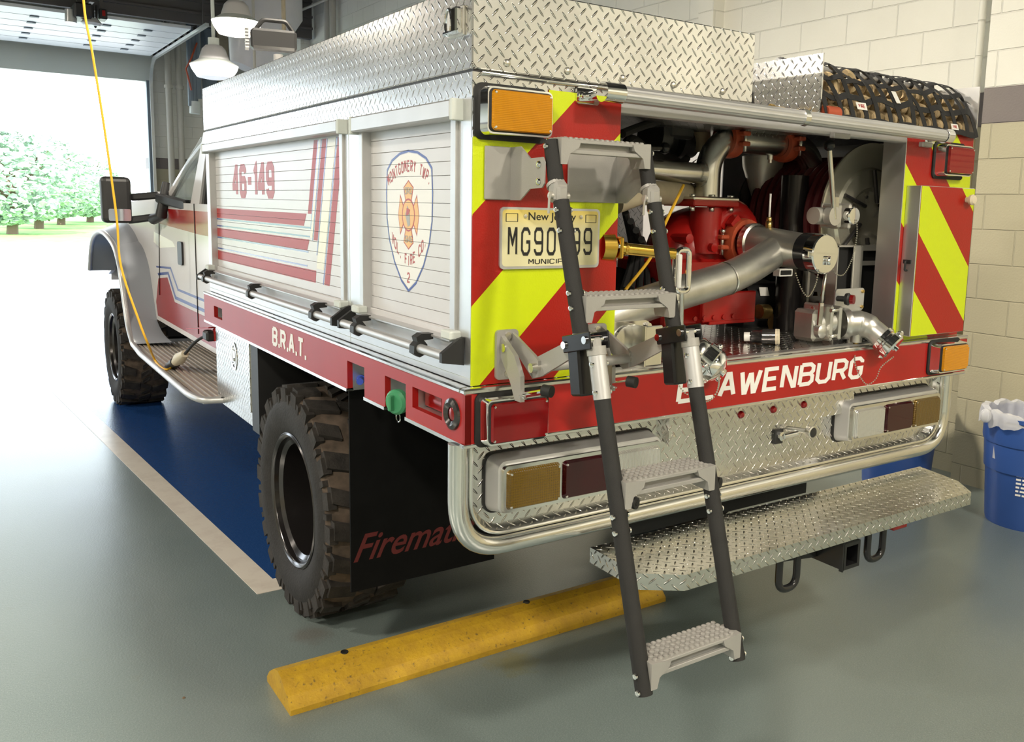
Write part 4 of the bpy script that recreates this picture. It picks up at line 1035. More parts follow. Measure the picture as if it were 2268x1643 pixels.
m.lathe([(0.10, 0.0), (0.125, 0.02), (0.13, 0.06), (0.11, 0.09), (0.0, 0.10)], (vx, Yp+0.07, vz), (0, -1, 0), 28)
m.bar((nx+0.06, Yp-0.07, nz-0.07), (vx-0.02, Yp-0.07, vz-0.005), 0.03, 0.045)
m.box(py(1450, 600).x, py(1622, 600).x, Yp-0.05, Yp+0.22, 1.225, czp-0.02, 0.01)
part(m, 'pump_casing', 'redpaint', pump, 'glossy red pump casing')
m = MB().box(py(1505, 700).x, py(1620, 700).x, Yp-0.12, Yp-0.10, 1.245, py(1560, 640).z, 0.004).box(py(1520, 700).x, py(1620, 700).x, Yp-0.12, Yp+0.2, 1.235, 1.250, 0.003)
for k in range(5): m.lathe([(0.009, 0), (0.009, 0.006), (0, 0.007)], (py(1515+22*k, 0).x, Yp-0.12, 1.262), (0, -1, 0), 8)
m.lathe([(0.016, 0), (0.016, 0.02), (0, 0.022)], (py(1535, 545).x, Yp-0.09, py(1535, 545).z), (0, -1, 0), 12)
part(m, 'pump_foot', 'redpaint', pump)
m = MB()
for x in (1512, 1555, 1597):
    p = py(x, 437); m.cyl((p.x, Yp-0.05, nz-0.035), (p.x, Yp-0.05, nz+0.014), 0.008, n=6).cyl((p.x, Yp-0.05, nz+0.004), (p.x, Yp-0.05, nz+0.014), 0.012, n=6).cyl((p.x, Yp-0.05, nz-0.045), (p.x, Yp-0.05, nz-0.028), 0.011, n=6)
part(m, 'flange_bolts', 'steel', pump)
part(MB().box(py(1505, 450).x, py(1605, 450).x, Yp-0.075, Yp+0.09, nz-0.008, nz+0.006, 0.004), 'discharge_flange', 'steel', pump)

# steel discharge pipe: up, elbow, across, elbow, down
Yd = Yp
A = py(1566, 420); Bq = py(1566, 322); C1 = py(1600, 300); Dq = py(1740, 318); Eq = py(1805, 345); F1 = py(1812, 392)
zA = nz; xU = A.x; zH = py(1690, 316).z; xD = py(1800, 390).x
path = [(xU, Yd, zA), (xU, Yd, zH-0.13)] + arc((xU+0.125, Yd, zH-0.125), 0.125, PI, PI/2, 10, (1, 0, 0), (0, 0, 1)) + [(py(1650, 310).x, Yd, zH), (py(1750, 320).x, Yd, zH)] + arc((xD-0.125, Yd, zH-0.125), 0.125, PI/2, 0, 10, (1, 0, 0), (0, 0, 1)) + [(xD, Yd, zH-0.17)]
dp = part(MB().tube(path, 0.046, 24), 'discharge_pipe', 'steel')
dl = Vector((xU, Yd, py(1566, 385).z)); 
part(MB().cyl(dl, (py(1440, 380).x-0.05, Yd, dl.z+0.004), 0.036, n=22).lathe([(0.05, -0.004), (0.05, 0.004)], (dl.x-0.045, Yd, dl.z), (1, 0, 0), 20), 'branch_pipe', 'steel', dp)
for x in (1665, 1718):
    p = py(x, 290); MBq = MB().cyl((p.x, Yd, zH+0.04), (p.x, Yd, zH+0.060), 0.014, n=14); part(MBq, 'pipe_boss', 'steel', dp)
part(MB().cyl((py(1725, 0).x, Yd, zH-0.04), (py(1725, 0).x, Yd, zH-0.06), 0.013, n=12).cyl((py(1725, 0).x, Yd, zH-0.06), (py(1725, 0).x, Yd, zH-0.072), 0.008, n=8), 'drain_plug', 'steel', dp)
def coupling(c, axis, r, w=0.05):
    c, ax = Vector(c), Vector(axis).normalized()
    o = part(MB().lathe([(r, -w/2), (r+0.016, -w/2), (r+0.020, -w*0.2), (r+0.020, w*0.2), (r+0.016, w/2), (r, w/2)], c, ax, 28), 'pipe_coupling', 'orange', label='orange grooved pipe coupling')
    sd = ax.cross(Vector((0, 0, 1))).normalized()
    if sd.y > 0: sd = -sd
    m = MB()
    for s in (1,):
        for zz in (1, -1): m.obox(c+sd*(r+0.030)*s+Vector((0, 0, zz*0.018)), (w*0.7, w*0.6, 0.016), None, 0.004)
    part(m, 'coupling_ear', 'orange', o)
    part(MB().cyl(c+sd*(r+0.034)+Vector((0, 0, 0.045)), c+sd*(r+0.034)-Vector((0, 0, 0.045)), 0.007, n=8).cyl(c+sd*(r+0.034)+Vector((0, 0, 0.032)), c+sd*(r+0.034)+Vector((0, 0, 0.045)), 0.012, n=6), 'coupling_bolt', 'steel', o)
coupling((py(1630, 0).x, Yd, zH), (1, 0, 0.0), 0.047, 0.052)
coupling((py(1755, 0).x, Yd, zH), (1, 0, 0.0), 0.047, 0.052)

# manifold column
m = MB().box(xD-0.05, xD+0.055, Yd-0.055, Yd+0.05, ZD1, py(1800, 388).z, 0.006)
mf = part(m, 'manifold_column', 'milled')
q0, q1 = PY(1757, 388, 0.36), PY(1792, 760, 0.36)
part(MB().cyl((q0.x+0.035, 0.38, ZD1), (q0.x+0.035, 0.38, q0.z), 0.052, n=28), 'manifold_tube', 'rim', mf)
m = MB(); font_text(m, 'IFSTA'[:1]+'L', lambda u, v: Vector((xD-0.018+0.045*u, Yd-0.056, py(1820, 425).z-0.01+0.016*v)), 0.0006); 
part(m, 'maker_badge', 'ink', mf)

# suction inlet with long angled branch
xi, zi = 1.301, 1.500
cone = [(1.301, 0.30, zi+0.02), (1.301, 0.20, zi+0.012), (1.301, 0.06, zi+0.004)]
br_ = [PY(1700, 566, 0.17), PY(1668, 588, 0.14), PY(1620, 612, 0.12), PY(1560, 632, 0.11), PY(1500, 650, 0.10), PY(1420, 676, 0.10), PY(1350, 703, 0.10), PY(1300, 722, 0.10)]
ip = part(MB().tube(cone, [0.064, 0.066, 0.060], 28).tube(spline([(1.301, 0.17, zi+0.008)]+br_[1:], 5), 0.0535, 28), 'suction_pipe', 'cast', label='thick dull aluminium suction pipe')
wq = PY(1608, 617, 0.115); part(MB().lathe([(0.0535, -0.004), (0.056, 0), (0.0535, 0.004)], wq, (PY(1560, 632, 0.11)-PY(1640, 603, 0.125)), 28), 'weld_bead', 'steel', ip)
part(MB().lathe([(0.064, 0), (0.072, 0.005), (0.072, 0.03), (0.064, 0.035)], (1.301, 0.31, zi+0.02), (0, -1, 0), 30), 'pipe_collar', 'steel', ip)
coupling((1.301, 0.35, zi+0.022), (0, -1, 0), 0.066, 0.055)
part(MB().lathe([(0.060, 0.0), (0.064, 0.004), (0.064, 0.05), (0.060, 0.055)], (1.301, 0.062, zi+0.003), (0, -1, 0), 30).box(1.345, 1.372, 0.015, 0.035, zi-0.01, zi+0.02), 'inlet_thread', 'blackgloss', ip)
cap = part(MB().lathe([(0.060, -0.03), (0.066, -0.028), (0.066, 0.01), (0.062, 0.014), (0.0, 0.015)], (1.301, -0.015, zi), (0, -1, 0), 36).box(1.226, 1.240, -0.02, 0.0, zi-0.012, zi+0.012, 0.003).box(1.362, 1.376, -0.02, 0.0, zi-0.012, zi+0.012, 0.003), 'inlet_cap', 'chrome', ip, 'chrome inlet cap')
part(MB().box(1.296, 1.318, -0.040, -0.028, zi-0.018, zi-0.006, 0.003).cyl((1.307, -0.036, zi-0.010), (1.307, -0.036, zi-0.035), 0.008, n=8), 'cap_lug', 'chrome', ip)
m = MB(); chain(m, spline([PY(1813, 598, -0.036), PY(1806, 630, -0.02), PY(1790, 656, 0.03), PY(1775, 640, 0.06), PY(1762, 605, 0.09)], 8), 0.0032); part(m, 'cap_chain', 'steel', ip)
q = PY(1688, 512, 0.25)
part(MB().cyl((q.x, 0.22, q.z-0.03), (q.x, 0.22, q.z+0.01), 0.014, n=14), 'pipe_boss', 'steel', ip)
part(MB().cyl((q.x, 0.22, q.z+0.01), (q.x, 0.22, q.z+0.035), 0.012, n=6).cyl((q.x, 0.22, q.z+0.035), (q.x, 0.22, q.z+0.05), 0.009, n=8), 'brass_fitting', 'brass', ip)
part(MB().cyl((q.x, 0.22, q.z+0.05), (q.x, 0.22, PY(1686, 428, 0.22).z), 0.0035, n=8), 'gauge_tube', 'white', ip)

# lever valve and small capped outlet on the column
qv = PY(1822, 478, 0.14); Yv = 0.14
lv = part(MB().cyl((qv.x-0.05, Yv, qv.z), (qv.x+0.07, Yv, qv.z), 0.030, n=20).lathe([(0.033, 0), (0.033, 0.03), (0, 0.032)], (qv.x-0.005, Yv-0.03, qv.z), (0, -1, 0), 20).obox((qv.x+0.045, Yv, qv.z), (0.018, 0.085, 0.085), None, 0.006).obox((qv.x+0.085, Yv-0.01, qv.z), (0.014, 0.09, 0.09), None, 0.006), 'lever_valve', 'milled')
qk = PY(1829, 322, Yv-0.04)
part(MB().cyl((qv.x-0.004, Yv-0.055, qv.z-0.01), (qk.x, Yv-0.055, qk.z), 0.0085, n=12).bar((qv.x-0.004, Yv-0.055, qv.z-0.03), (qv.x-0.002, Yv-0.055, qv.z+0.065), 0.026, 0.008, (0, 1, 0)), 'lever', 'steel', lv)
part(MB().ball(Vector((qk.x, Yv-0.055, qk.z)), 0.020, 18), 'lever_knob', 'blackgloss', lv, 'black ball knob')
qo = PY(1890, 478, 0.08)
ot = part(MB().cyl((qo.x-0.01, 0.165, qo.z+0.004), (qo.x, 0.09, qo.z), 0.028, n=22).cyl((qv.x+0.06, Yv, qv.z), (qo.x+0.0, 0.165, qo.z), 0.026, n=18).obox((qo.x-0.005, 0.145, qo.z), (0.085, 0.014, 0.085), None, 0.008).obox((qo.x-0.015, 0.175, qo.z), (0.085, 0.014, 0.085), None, 0.008), 'small_outlet', 'milled')
part(MB().lathe([(0.032, 0), (0.032, 0.022), (0.028, 0.026), (0, 0.027)], (qo.x, 0.100, qo.z), (0, -1, 0), 26), 'outlet_cap', 'chrome', ot)
m = MB()
for sx_ in (-1, 1):
    for sz_ in (-1, 1): m.lathe([(0.006, 0), (0.006, 0.008), (0, 0.009)], (qo.x-0.005+sx_*0.034, 0.138, qo.z+sz_*0.034), (0, -1, 0), 8)
part(m, 'flange_bolts', 'steel', ot)
m = MB(); chain(m, spline([PY(1897, 488, 0.07), PY(1898, 520, 0.07), PY(1888, 570, 0.07), PY(1868, 608, 0.07), PY(1848, 602, 0.07), PY(1838, 570, 0.08)], 8), 0.003); part(m, 'cap_chain', 'steel', ot)

# hose reel with polished side disc
RX, RY, RZ, RR = 1.838, 0.22, 1.610, 0.290
rl = part(MB().lathe([(0.0, 0.0), (0.11, 0.0), (0.125, 0.012), (0.19, 0.014), (0.20, 0.004), (0.262, 0.0), (RR, 0.016), (RR, 0.008), (0.262, -0.01), (0, -0.01)], (RX, RY, RZ), (0, -1, 0), 64), 'hose_reel', 'reelm', label='polished hose reel disc')
m = MB()
for k in range(6):
    a = k*PI/3+0.2; m.tube([(RX+0.07*math.cos(a), RY-0.022, RZ+0.07*math.sin(a)), (RX+0.19*math.cos(a+0.35), RY-0.020, RZ+0.19*math.sin(a+0.35))], 0.008, 8)
    c = (RX+0.09*math.cos(a+0.5), RY-0.001, RZ+0.09*math.sin(a+0.5)); m.lathe([(0.008, 0), (0.006, 0.004), (0, 0.005)], c, (0, -1, 0), 8)
part(m, 'reel_spokes', 'rimlip', rl)
part(MB().lathe([(0.10, 0.0), (0.10, 0.42)], (RX, RY+0.01, RZ), (0, 1, 0), 30).lathe([(0.27, 0.0), (0.27, 0.006), (0, 0.006)], (RX, RY+0.43, RZ), (0, 1, 0), 40), 'reel_drum', 'rimlip', rl)
m = MB()
for k in range(11): m.tube(arc((RX, RY+0.035+k*0.035, RZ), 0.225, 0, 2*PI, 40, (1, 0, 0), (0, 0, 1))[:-1], 0.018, 8, closed=True)
M['redhose'] = simple('dark red hose', (0.10, 0.008, 0.010), 0.5); part(m, 'reel_hose', 'redhose', rl)
# stainless funnel behind the pipes
q = PY(1690, 360, 0.62); q2 = PY(1672, 440, 0.62)
part(MB().lathe([(0.085, 0), (0.08, -0.04), (0.03, -0.17), (0.02, -0.19)], (q.x, 0.62, q.z+0.02), (0.05, 0, 1), 24), 'fill_funnel', 'milled')
# red hose loops in the shadow behind
part(MB().tube(spline([PY(1740, 350, 0.8), PY(1700, 430, 0.85), PY(1690, 520, 0.85), PY(1760, 500, 0.9)], 6), 0.03, 12).tube(spline([PY(1760, 360, 0.9), PY(1730, 430, 0.95), PY(1720, 560, 0.9)], 6), 0.03, 12), 'red_supply_hose', 'redhose')
part(MB().cyl(PY(1690, 455, 0.6), PY(1752, 455, 0.6), 0.014, n=12).cyl(PY(1720, 455, 0.6), PY(1735, 455, 0.6), 0.022, n=6), 'cross_fitting', 'steel')

# open steel cabinet frame right of the manifold
Yc = 0.16
def cb(x0, y0, x1, y1, d, Y=Yc):
    a, b = PY(x0, y0, Y), PY(x1, y1, Y); return (min(a.x, b.x), max(a.x, b.x), Y, Y+d, min(a.z, b.z), max(a.z, b.z))
m = MB(); x0, x1, _, _, z0, z1 = cb(1845, 720, 1962, 543, 0)
m.box(x0, x1, Yc, Yc+0.045, z1-0.006, z1).box(x0, x0+0.006, Yc, Yc+0.045, ZD1, z1)
xm = PY(1890, 600, Yc).x
m.box(xm-0.013, xm+0.013, Yc-0.01, Yc+0.0, ZD1, z1, 0.003).box(xm+0.013, xm+0.045, Yc-0.004, Yc+0.002, ZD1, z1-0.004).box(xm+0.045, x1, Yc-0.002, Yc+0.002, z1-0.02, z1)
m.box(xm+0.045, x1, Yc-0.002, Yc+0.002, z1-0.075, z1-0.058)
part(m, 'equipment_frame', 'milled')
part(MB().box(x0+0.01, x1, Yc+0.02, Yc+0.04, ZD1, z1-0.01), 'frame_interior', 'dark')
# remote knob bracket
Yk = 0.06; a = PY(1845, 690, Yk); b = PY(1912, 637, Yk)
kb = part(MB().rrect(1, Yk, Yk-0.006, a.x, b.x, a.z, b.z, 0.012), 'knob_bracket', 'satin')
kc = PY(1872, 662, Yk-0.03)
part(MB().lathe([(0.010, 0), (0.010, 0.03), (0.020, 0.034), (0.022, 0.045), (0.014, 0.052), (0, 0.052)], (kc.x-0.012, Yk, kc.z), (0.35, -1, 0), 18), 'push_knob', 'blackplastic', kb)
part(MB().lathe([(0, 0.001), (0.016, 0.0), (0.017, -0.012), (0.013, -0.012)], Vector((kc.x-0.012, Yk, kc.z))+Vector((0.35, -1, 0)).normalized()*0.064, (0.35, -1, 0), 18), 'red_button', 'redinkb' if 0 else 'redlens', kb)
m = MB()
for zz in (a.z+0.012, b.z-0.012): m.lathe([(0.006, 0), (0.006, 0.006), (0, 0.007)], (b.x-0.012, Yk-0.006, zz), (0, -1, 0), 8)
part(m, 'bracket_screws', 'brass', kb)

# lower right valve, elbow and cap
Yl = 0.02
qa = PY(1800, 720, 0.10); qb = PY(1870, 715, Yl); 
vb = part(MB().obox((qa.x+0.01, 0.12, qa.z), (0.075, 0.10, 0.11), None, 0.012).obox((qb.x-0.055, 0.09, qb.z), (0.014, 0.13, 0.125), None, 0.008).obox((qb.x-0.022, 0.075, qb.z), (0.014, 0.12, 0.12), None, 0.008).cyl((qa.x, 0.11, qa.z), (qb.x, 0.06, qb.z), 0.045, n=22).lathe([(0.024, 0), (0.024, 0.02), (0.012, 0.028), (0, 0.028)], (qa.x-0.012, 0.065, qa.z-0.015), (0, -1, 0), 18), 'discharge_valve', 'cast')
m = MB()
for zz in (-0.045, 0.045):
    for yy in (0.03, 0.11): m.cyl((qb.x-0.065, yy, qb.z+zz), (qb.x-0.008, yy, qb.z+zz), 0.007, n=6)
part(m, 'flange_bolts', 'steel', vb)
part(MB().bar((qa.x-0.015, 0.06, qa.z-0.03), (qa.x-0.01, 0.06, PY(1800, 672, .06).z), 0.02, 0.006, (0, 1, 0)).cyl((qa.x-0.01, 0.06, PY(1800, 672, .06).z), (qa.x+0.002, 0.06, PY(1805, 600, .06).z), 0.006, n=8), 'valve_handle', 'steel', vb)
e0 = PY(1880, 716, 0.03); e1 = PY(1925, 725, -0.02); e2 = PY(1958, 752, -0.07)
el = part(MB().lathe([(0.05, -0.01), (0.056, 0), (0.056, 0.012), (0.042, 0.02)], e0-Vector((0.02, -0.01, 0)), (1, -0.4, 0), 26).tube(spline([e0-Vector((0.012, 0, 0)), e0+Vector((0.025, -0.02, 0.002)), e1, e2], 6), [0.046]*7+[0.044]*6+[0.040]*6, 26), 'discharge_elbow', 'cast')
ed = (e2-e1).normalized()
cc_ = part(MB().lathe([(0.041, -0.012), (0.047, -0.01), (0.047, 0.004), (0.041, 0.008), (0.041, 0.014), (0.050, 0.018), (0.050, 0.040), (0.044, 0.046), (0, 0.047)], e2, ed, 32), 'elbow_cap', 'chrome', el, 'chrome elbow cap')
m = MB(); sd = ed.cross(Vector((0, 0, 1))).normalized(); up_ = sd.cross(ed)
for s in (1, -1): m.obox(e2+ed*0.028+up_*0.052*s, (0.018, 0.018, 0.018), None, 0.004)
m.lathe([(0.010, 0), (0.010, 0.010), (0, 0.012)], e2+ed*0.047, ed, 10)
part(m, 'cap_lug', 'chrome', el)
part(MB().cyl(e0+Vector((0.02, -0.02, -0.03)), e0+Vector((0.02, -0.02, -0.065)), 0.020, n=16), 'drain_boss', 'cast', el)
dcock = e0+Vector((0.02, -0.02, -0.065))
part(MB().cyl(dcock, dcock-Vector((0, 0, 0.03)), 0.010, 0.008, n=8), 'drain_cock', 'brass', el)
m = MB(); c0 = dcock-Vector((0, 0, 0.03)); c1 = e2+ed*0.045-Vector((0, 0, 0.03))
chain(m, spline([c0, PY(1893, 800, -0.06), PY(1903, 830, -0.07), PY(1920, 851, -0.08), PY(1940, 838, -0.09), PY(1952, 812, -0.1), c1], 7), 0.0032); part(m, 'cap_chain', 'steel', el)

# left valve cluster with chrome capped outlet, gold valve stem and D handle
Yq = 0.0
a = PY(1365, 815, Yq); b = PY(1465, 712, Yq)
va = part(MB().rrect(1, 0.06, 0.045, a.x, b.x, a.z, b.z, 0.025).rrect(1, 0.10, 0.075, a.x-0.012, b.x-0.01, a.z, b.z, 0.025).lathe([(0.052, 0), (0.050, 0.010), (0.030, 0.014), (0, 0.015)], ((a.x+b.x)/2-0.01, 0.046, (a.z+b.z)/2), (0, -1, 0), 28), 'gate_valve', 'polish')
m = MB()
for xx_ in (a.x+0.015, b.x-0.015):
    for zz in (a.z+0.015, b.z-0.015): m.lathe([(0.008, 0), (0.008, 0.010), (0, 0.011)], (xx_, 0.044, zz), (0, -1, 0), 8)
part(m, 'valve_bolts', 'steel', va)
a2_ = PY(1425, 812, -0.02); b2_ = PY(1468, 720, -0.02)
part(MB().box(a2_.x, b2_.x, -0.022, -0.016, a2_.z, b2_.z, 0.004).box(a2_.x, a2_.x+0.006, -0.022, 0.05, a2_.z, b2_.z), 'valve_bracket', 'polish', va)
o0 = PY(1500, 745, 0.04); o1_ = PY(1545, 785, -0.02); o2_ = PY(1584, 818, -0.06)
oc = part(MB().tube([PY(1455, 760, 0.05), o0, o1_], [0.045, 0.045, 0.047], 24).lathe([(0.048, 0), (0.052, 0.006), (0.052, 0.03), (0.048, 0.036)], o1_-(o2_-o1_).normalized()*0.02, o2_-o1_, 26), 'capped_outlet', 'polish')
od = (o2_-o1_).normalized()
part(MB().lathe([(0.050, 0.0), (0.060, 0.003), (0.062, 0.034), (0.057, 0.038), (0.057, 0.048), (0.052, 0.062), (0.032, 0.076), (0, 0.080)], o1_+od*0.01, od, 32), 'outlet_cap', 'chrome', oc, 'domed chrome outlet cap')
m = MB(); sd = od.cross(Vector((0, 0, 1))).normalized(); u2 = sd.cross(od)
for s, v_ in ((1, sd), (-1, sd), (1, u2), (-1, u2)): m.ball(o1_+od*0.035+v_*s*0.062, 0.009, 10)
for k in range(3):
    t_ = k*2*PI/3+0.5; m.cyl(o1_+od*0.06+(sd*math.cos(t_)+u2*math.sin(t_))*0.012, o1_+od*0.098+(sd*math.cos(t_)+u2*math.sin(t_))*0.018, 0.009, n=10)
part(m, 'cap_lugs', 'chrome', oc)
m = MB(); chain(m, spline([o1_+od*0.085, PY(1590, 862, -0.12), PY(1574, 885, -0.12), PY(1552, 888, -0.12), PY(1515, 868, -0.1), PY(1502, 850, -0.08)], 7), 0.0032); part(m, 'cap_chain', 'steel', oc)
gq = PY(1350, 547, 0.02); g1 = PY(1492, 562, -0.02)
gb = part(MB().lathe([(0.044, -0.04), (0.044, 0.0), (0.036, 0.006), (0, 0.006)], gq, (1, -0.1, -0.02), 28).obox(gq+Vector((0.012, -0.02, 0)), (0.012, 0.05, 0.06), None, 0.004), 'gold_flange', 'gold')
m = MB()
for k in range(5):
    t_ = k*2*PI/5+0.5; m.cyl(gq+Vector((0.0, 0.034*math.cos(t_), 0.034*math.sin(t_))), gq+Vector((0.014, 0.034*math.cos(t_), 0.034*math.sin(t_))), 0.008, n=6)
part(m, 'flange_bolts', 'chrome', gb)
part(MB().cyl(gq, g1, 0.0165, n=18).lathe([(0.018, 0), (0.020, 0.004), (0.018, 0.008)], gq.lerp(g1, 0.22), g1-gq, 18), 'gold_tube', 'gold', gb)
# chrome D handle
h0 = g1+Vector((-0.0, 0, 0.0)); hx = PY(1525, 600, -0.03).x; zt_, zb_ = PY(1515, 553, -0.03).z, PY(1515, 645, -0.03).z
hl = PY(1498, 600, -0.03).x
P = fillet([(hl, -0.03, zt_), (hx, -0.03, zt_), (hx, -0.03, zb_), (hl, -0.03, zb_)], 0.018, 6, closed=True)
m = MB().tube(P, 0.0085, 10, closed=True); part(m, 'd_handle', 'chrome', gb, 'chrome D handle')
part(MB().cyl(((hl+hx)/2, -0.03, zb_-0.004), (PY(1508, 722, 0.0).x, 0.0, PY(1508, 722, 0.0).z), 0.008, n=12), 'handle_stem', 'steel', gb)
part(MB().box(hl-0.006, hl+0.010, -0.045, -0.015, zb_+0.01, zt_-0.012, 0.003), 'handle_grip', 'white', gb)

# assorted dark machinery at the top left and beige wrapped lines
part(MB().cyl(PY(1556, 335, 0.55), PY(1551, 262, 0.55), 0.034, n=18), 'wrapped_riser', 'wrap')
part(MB().tube([PY(1360, 447, 0.3), PY(1420, 425, 0.32), PY(1530, 430, 0.5)], 0.040, 18), 'wrapped_hose', 'wrap')
m = MB().cyl(PY(1450, 305, 0.6), PY(1530, 318, 0.6), 0.055, n=20).cyl(PY(1490, 308, 0.58), PY(1500, 309, 0.58), 0.075, n=20).cyl(PY(1440, 300, 0.55), PY(1462, 304, 0.55), 0.075, n=20).obox(PY(1500, 292, 0.5), (0.12, 0.06, 0.05), None, 0.01)
part(m, 'black_motor', 'blackplastic')
part(MB().ball(PY(1472, 328, 0.42), 0.020, 14).cyl(PY(1430, 328, 0.42), PY(1468, 328, 0.42), 0.009, n=10), 'black_lever', 'blackgloss')
m = MB().tube(spline([PY(1378, 296, 0.3), PY(1420, 280, 0.35), PY(1480, 262, 0.45), PY(1530, 255, 0.5)], 6), 0.014, 10).tube(spline([PY(1380, 340, 0.3), PY(1400, 310, 0.35), PY(1450, 345, 0.5), PY(1520, 350, 0.6)], 6), 0.018, 10)
for k in range(5): m.tube(spline([PY(1385+12*k, 470+20*k, 0.35), PY(1400+10*k, 560, 0.5), PY(1380+18*k, 640, 0.4)], 6), 0.012, 8)
part(m, 'black_hoses', 'blackrubber')
part(MB().tube(spline([PY(1514, 410, 0.3), PY(1485, 470, 0.26), PY(1462, 520, 0.22), PY(1440, 572, 0.18), PY(1385, 642, 0.12)], 6), 0.005, 8), 'yellow_pull_cord', 'yellowcord', label='thin yellow cord hanging across the bay')
# black electric motor, label and brass bits low right
q = PY(1695, 655, 0.5); ym = 0.5
em = part(MB().cyl((PY(1640, 655, ym).x, ym, q.z), (PY(1735, 655, ym).x, ym, q.z), 0.050, n=24).cyl((PY(1640, 700, ym).x+0.02, ym+0.05, PY(1660, 712, ym).z), (PY(1740, 700, ym).x, ym+0.05, PY(1660, 712, ym).z), 0.05, n=20), 'primer_motor', 'blackplastic', label='small black primer motor')
m = MB(); m.poly([Vector((PY(x, y, ym-0.052).x, ym-0.0515, PY(x, y, ym-0.052).z)) for x, y in ((1681, 636), (1700, 636), (1704, 655), (1684, 655))], 0.001, (0, -1, 0)); part(m, 'motor_label', 'white', em)
part(MB().cyl(PY(1715, 715, 0.42), PY(1730, 715, 0.42), 0.035, n=20).cyl(PY(1680, 690, 0.42), PY(1700, 690, 0.42), 0.028, n=16), 'bronze_body', 'brass', em)
m = MB(); a = PY(1712, 611, 0.3); b = PY(1742, 594, 0.3)
m.rrect(1, 0.30, 0.27, a.x, b.x, a.z, b.z, 0.004); sw = part(m, 'switch_box', 'white'); part(MB().rrect(1, 0.27, 0.2695, a.x+0.006, b.x-0.006, a.z+0.005, b.z-0.005, 0.003), 'switch_face', 'ink', sw)
m = MB()
for x in (1800, 1816): m.poly([PY(x, 655, 0.33), PY(x+10, 655, 0.33), PY(x+9, 646, 0.33), PY(x+3, 646, 0.33)], 0.002, (0, -1, 0))
part(m, 'yellow_labels', 'gold')

# separate things lying in the bay: nozzle, tools
root = empty('hose_nozzle', PY(1700, 760, 0.12)); tag(root, 'small dark cylindrical nozzle with cream end lying on the pump deck', 'nozzle')
a = PY(1722, 752, 0.12); b = PY(1655, 745, 0.20); a.z = ZD1+0.028+0.004; b.z = ZD1+0.022+0.004
MB().tube([a, a.lerp(b, 0.5), a.lerp(b, 0.55), b.lerp(a, 0.15), b.lerp(a, 0.12), b], [0.027, 0.026, 0.022, 0.020, 0.014, 0.014], 22).build('nozzle_body', 'rimlip', root)
MB().lathe([(0.0, -0.001), (0.020, 0.0), (0.0265, 0.003), (0.0275, -0.01)], a+(a-b).normalized()*0.003, (a-b), 22).build('nozzle_tip', 'cream', root)
MB().lathe([(0.016, -0.01), (0.016, 0.01)], b, (a-b), 14).build('nozzle_ring', 'white', root)

# ================================================================== HOSE AND NET IN THE TRAY
root = empty('folded_fire_hose', (1.7, 0.3, 1.935)); tag(root, 'tan folded fire hose packed in the tray under the black net', 'fire hose')
m = MB(); rnd = random.Random(3)
for row in range(3):
    x = 1.335
    while x < 2.12:
        w = 0.030+rnd.random()*0.010; z0 = 1.942+row*0.052
        yb = 0.03+row*0.03
        P = [(x+w/2, 0.75, z0), (x+w/2, yb+0.03, z0), (x+w/2, yb, z0+0.012), (x+w/2, yb, z0+0.028), (x+w/2, yb+0.03, z0+0.040), (x+w/2, 0.75, z0+0.040)]
        m.tube(fillet(P, 0.014, 4), 0.0125, 8); x += w+0.004
m.build('hose_folds', 'hose', root)
m = MB()
for k, (px_, py_, r) in enumerate(((1836, 190, 0.034), (1838, 222, 0.036), (1878, 180, 0.028), (1885, 215, 0.03), (1850, 245, 0.03), (1905, 200, 0.025))):
    c = PY(px_, py_, 0.06+0.01*k); m.tube(arc(c, r, -PI*0.5, PI*0.6, 12, (1, 0, 0), (0, 0.3, 1)), 0.013, 8)
m.build('hose_loops', 'hose', root)
root2 = empty('hose_coupling', PY(1838, 252, 0.0)); tag(root2, 'orange hose coupling at the left end of the net', 'coupling')
c = PY(1838, 250, 0.0); MB().cyl(c-Vector((0.03, 0, 0)), c+Vector((0.035, 0, 0)), 0.022, n=20).build('coupling_body', 'orange', root2)
# black cargo net: straps from the rod, over the hose, to the lower rear edge
root = empty('cargo_net', (1.7, 0.1, 1.94)); tag(root, 'black webbing cargo net stretched over the hose tray', 'cargo net')
def netp(x, v):
    """v 0 at the rod, 1 at the lower rear edge"""
    y0, z0, y2, z2 = 0.20, 2.145, -0.018, 1.932
    b = Vector((0.035, 2.135))
    a = Vector((y0, z0)); c = Vector((y2, z2)); p = a*(1-v)**2+b*2*v*(1-v)+c*v*v
    bulge = 0.006*math.sin(x*37)+0.004*math.sin(x*71+v*5)
    return Vector((x+0.006*math.sin(x*50+v*4), p.x-bulge*math.sin(PI*v), p.y+bulge*math.sin(PI*v)))
def strap(mb, P, N, w):
    vs = []
    for i, p in enumerate(P):
        t_ = (P[min(i+1, len(P)-1)]-P[max(i-1, 0)]).normalized(); s = t_.cross(N[i]).normalized()*w/2; n_ = N[i]*0.0012
        vs.append([mb.bm.verts.new(q) for q in (p-s-n_, p+s-n_, p+s+n_, p-s+n_)])
    fs = []
    for i in range(len(P)-1):
        for k in range(4): fs.append(mb.bm.faces.new((vs[i][k], vs[i][(k+1) % 4], vs[i+1][(k+1) % 4], vs[i+1][k])))
    mb._faces(fs, True)
def nrm(x, v):
    a = netp(x, min(v+0.02, 1)); b = netp(x, max(v-0.02, 0)); t_ = (a-b); return Vector((0, t_.z, -t_.y)).normalized()*(-1 if t_.z > 0 else 1)
nxs = [1.285+0.0655*k for k in range(14)]
m = MB()
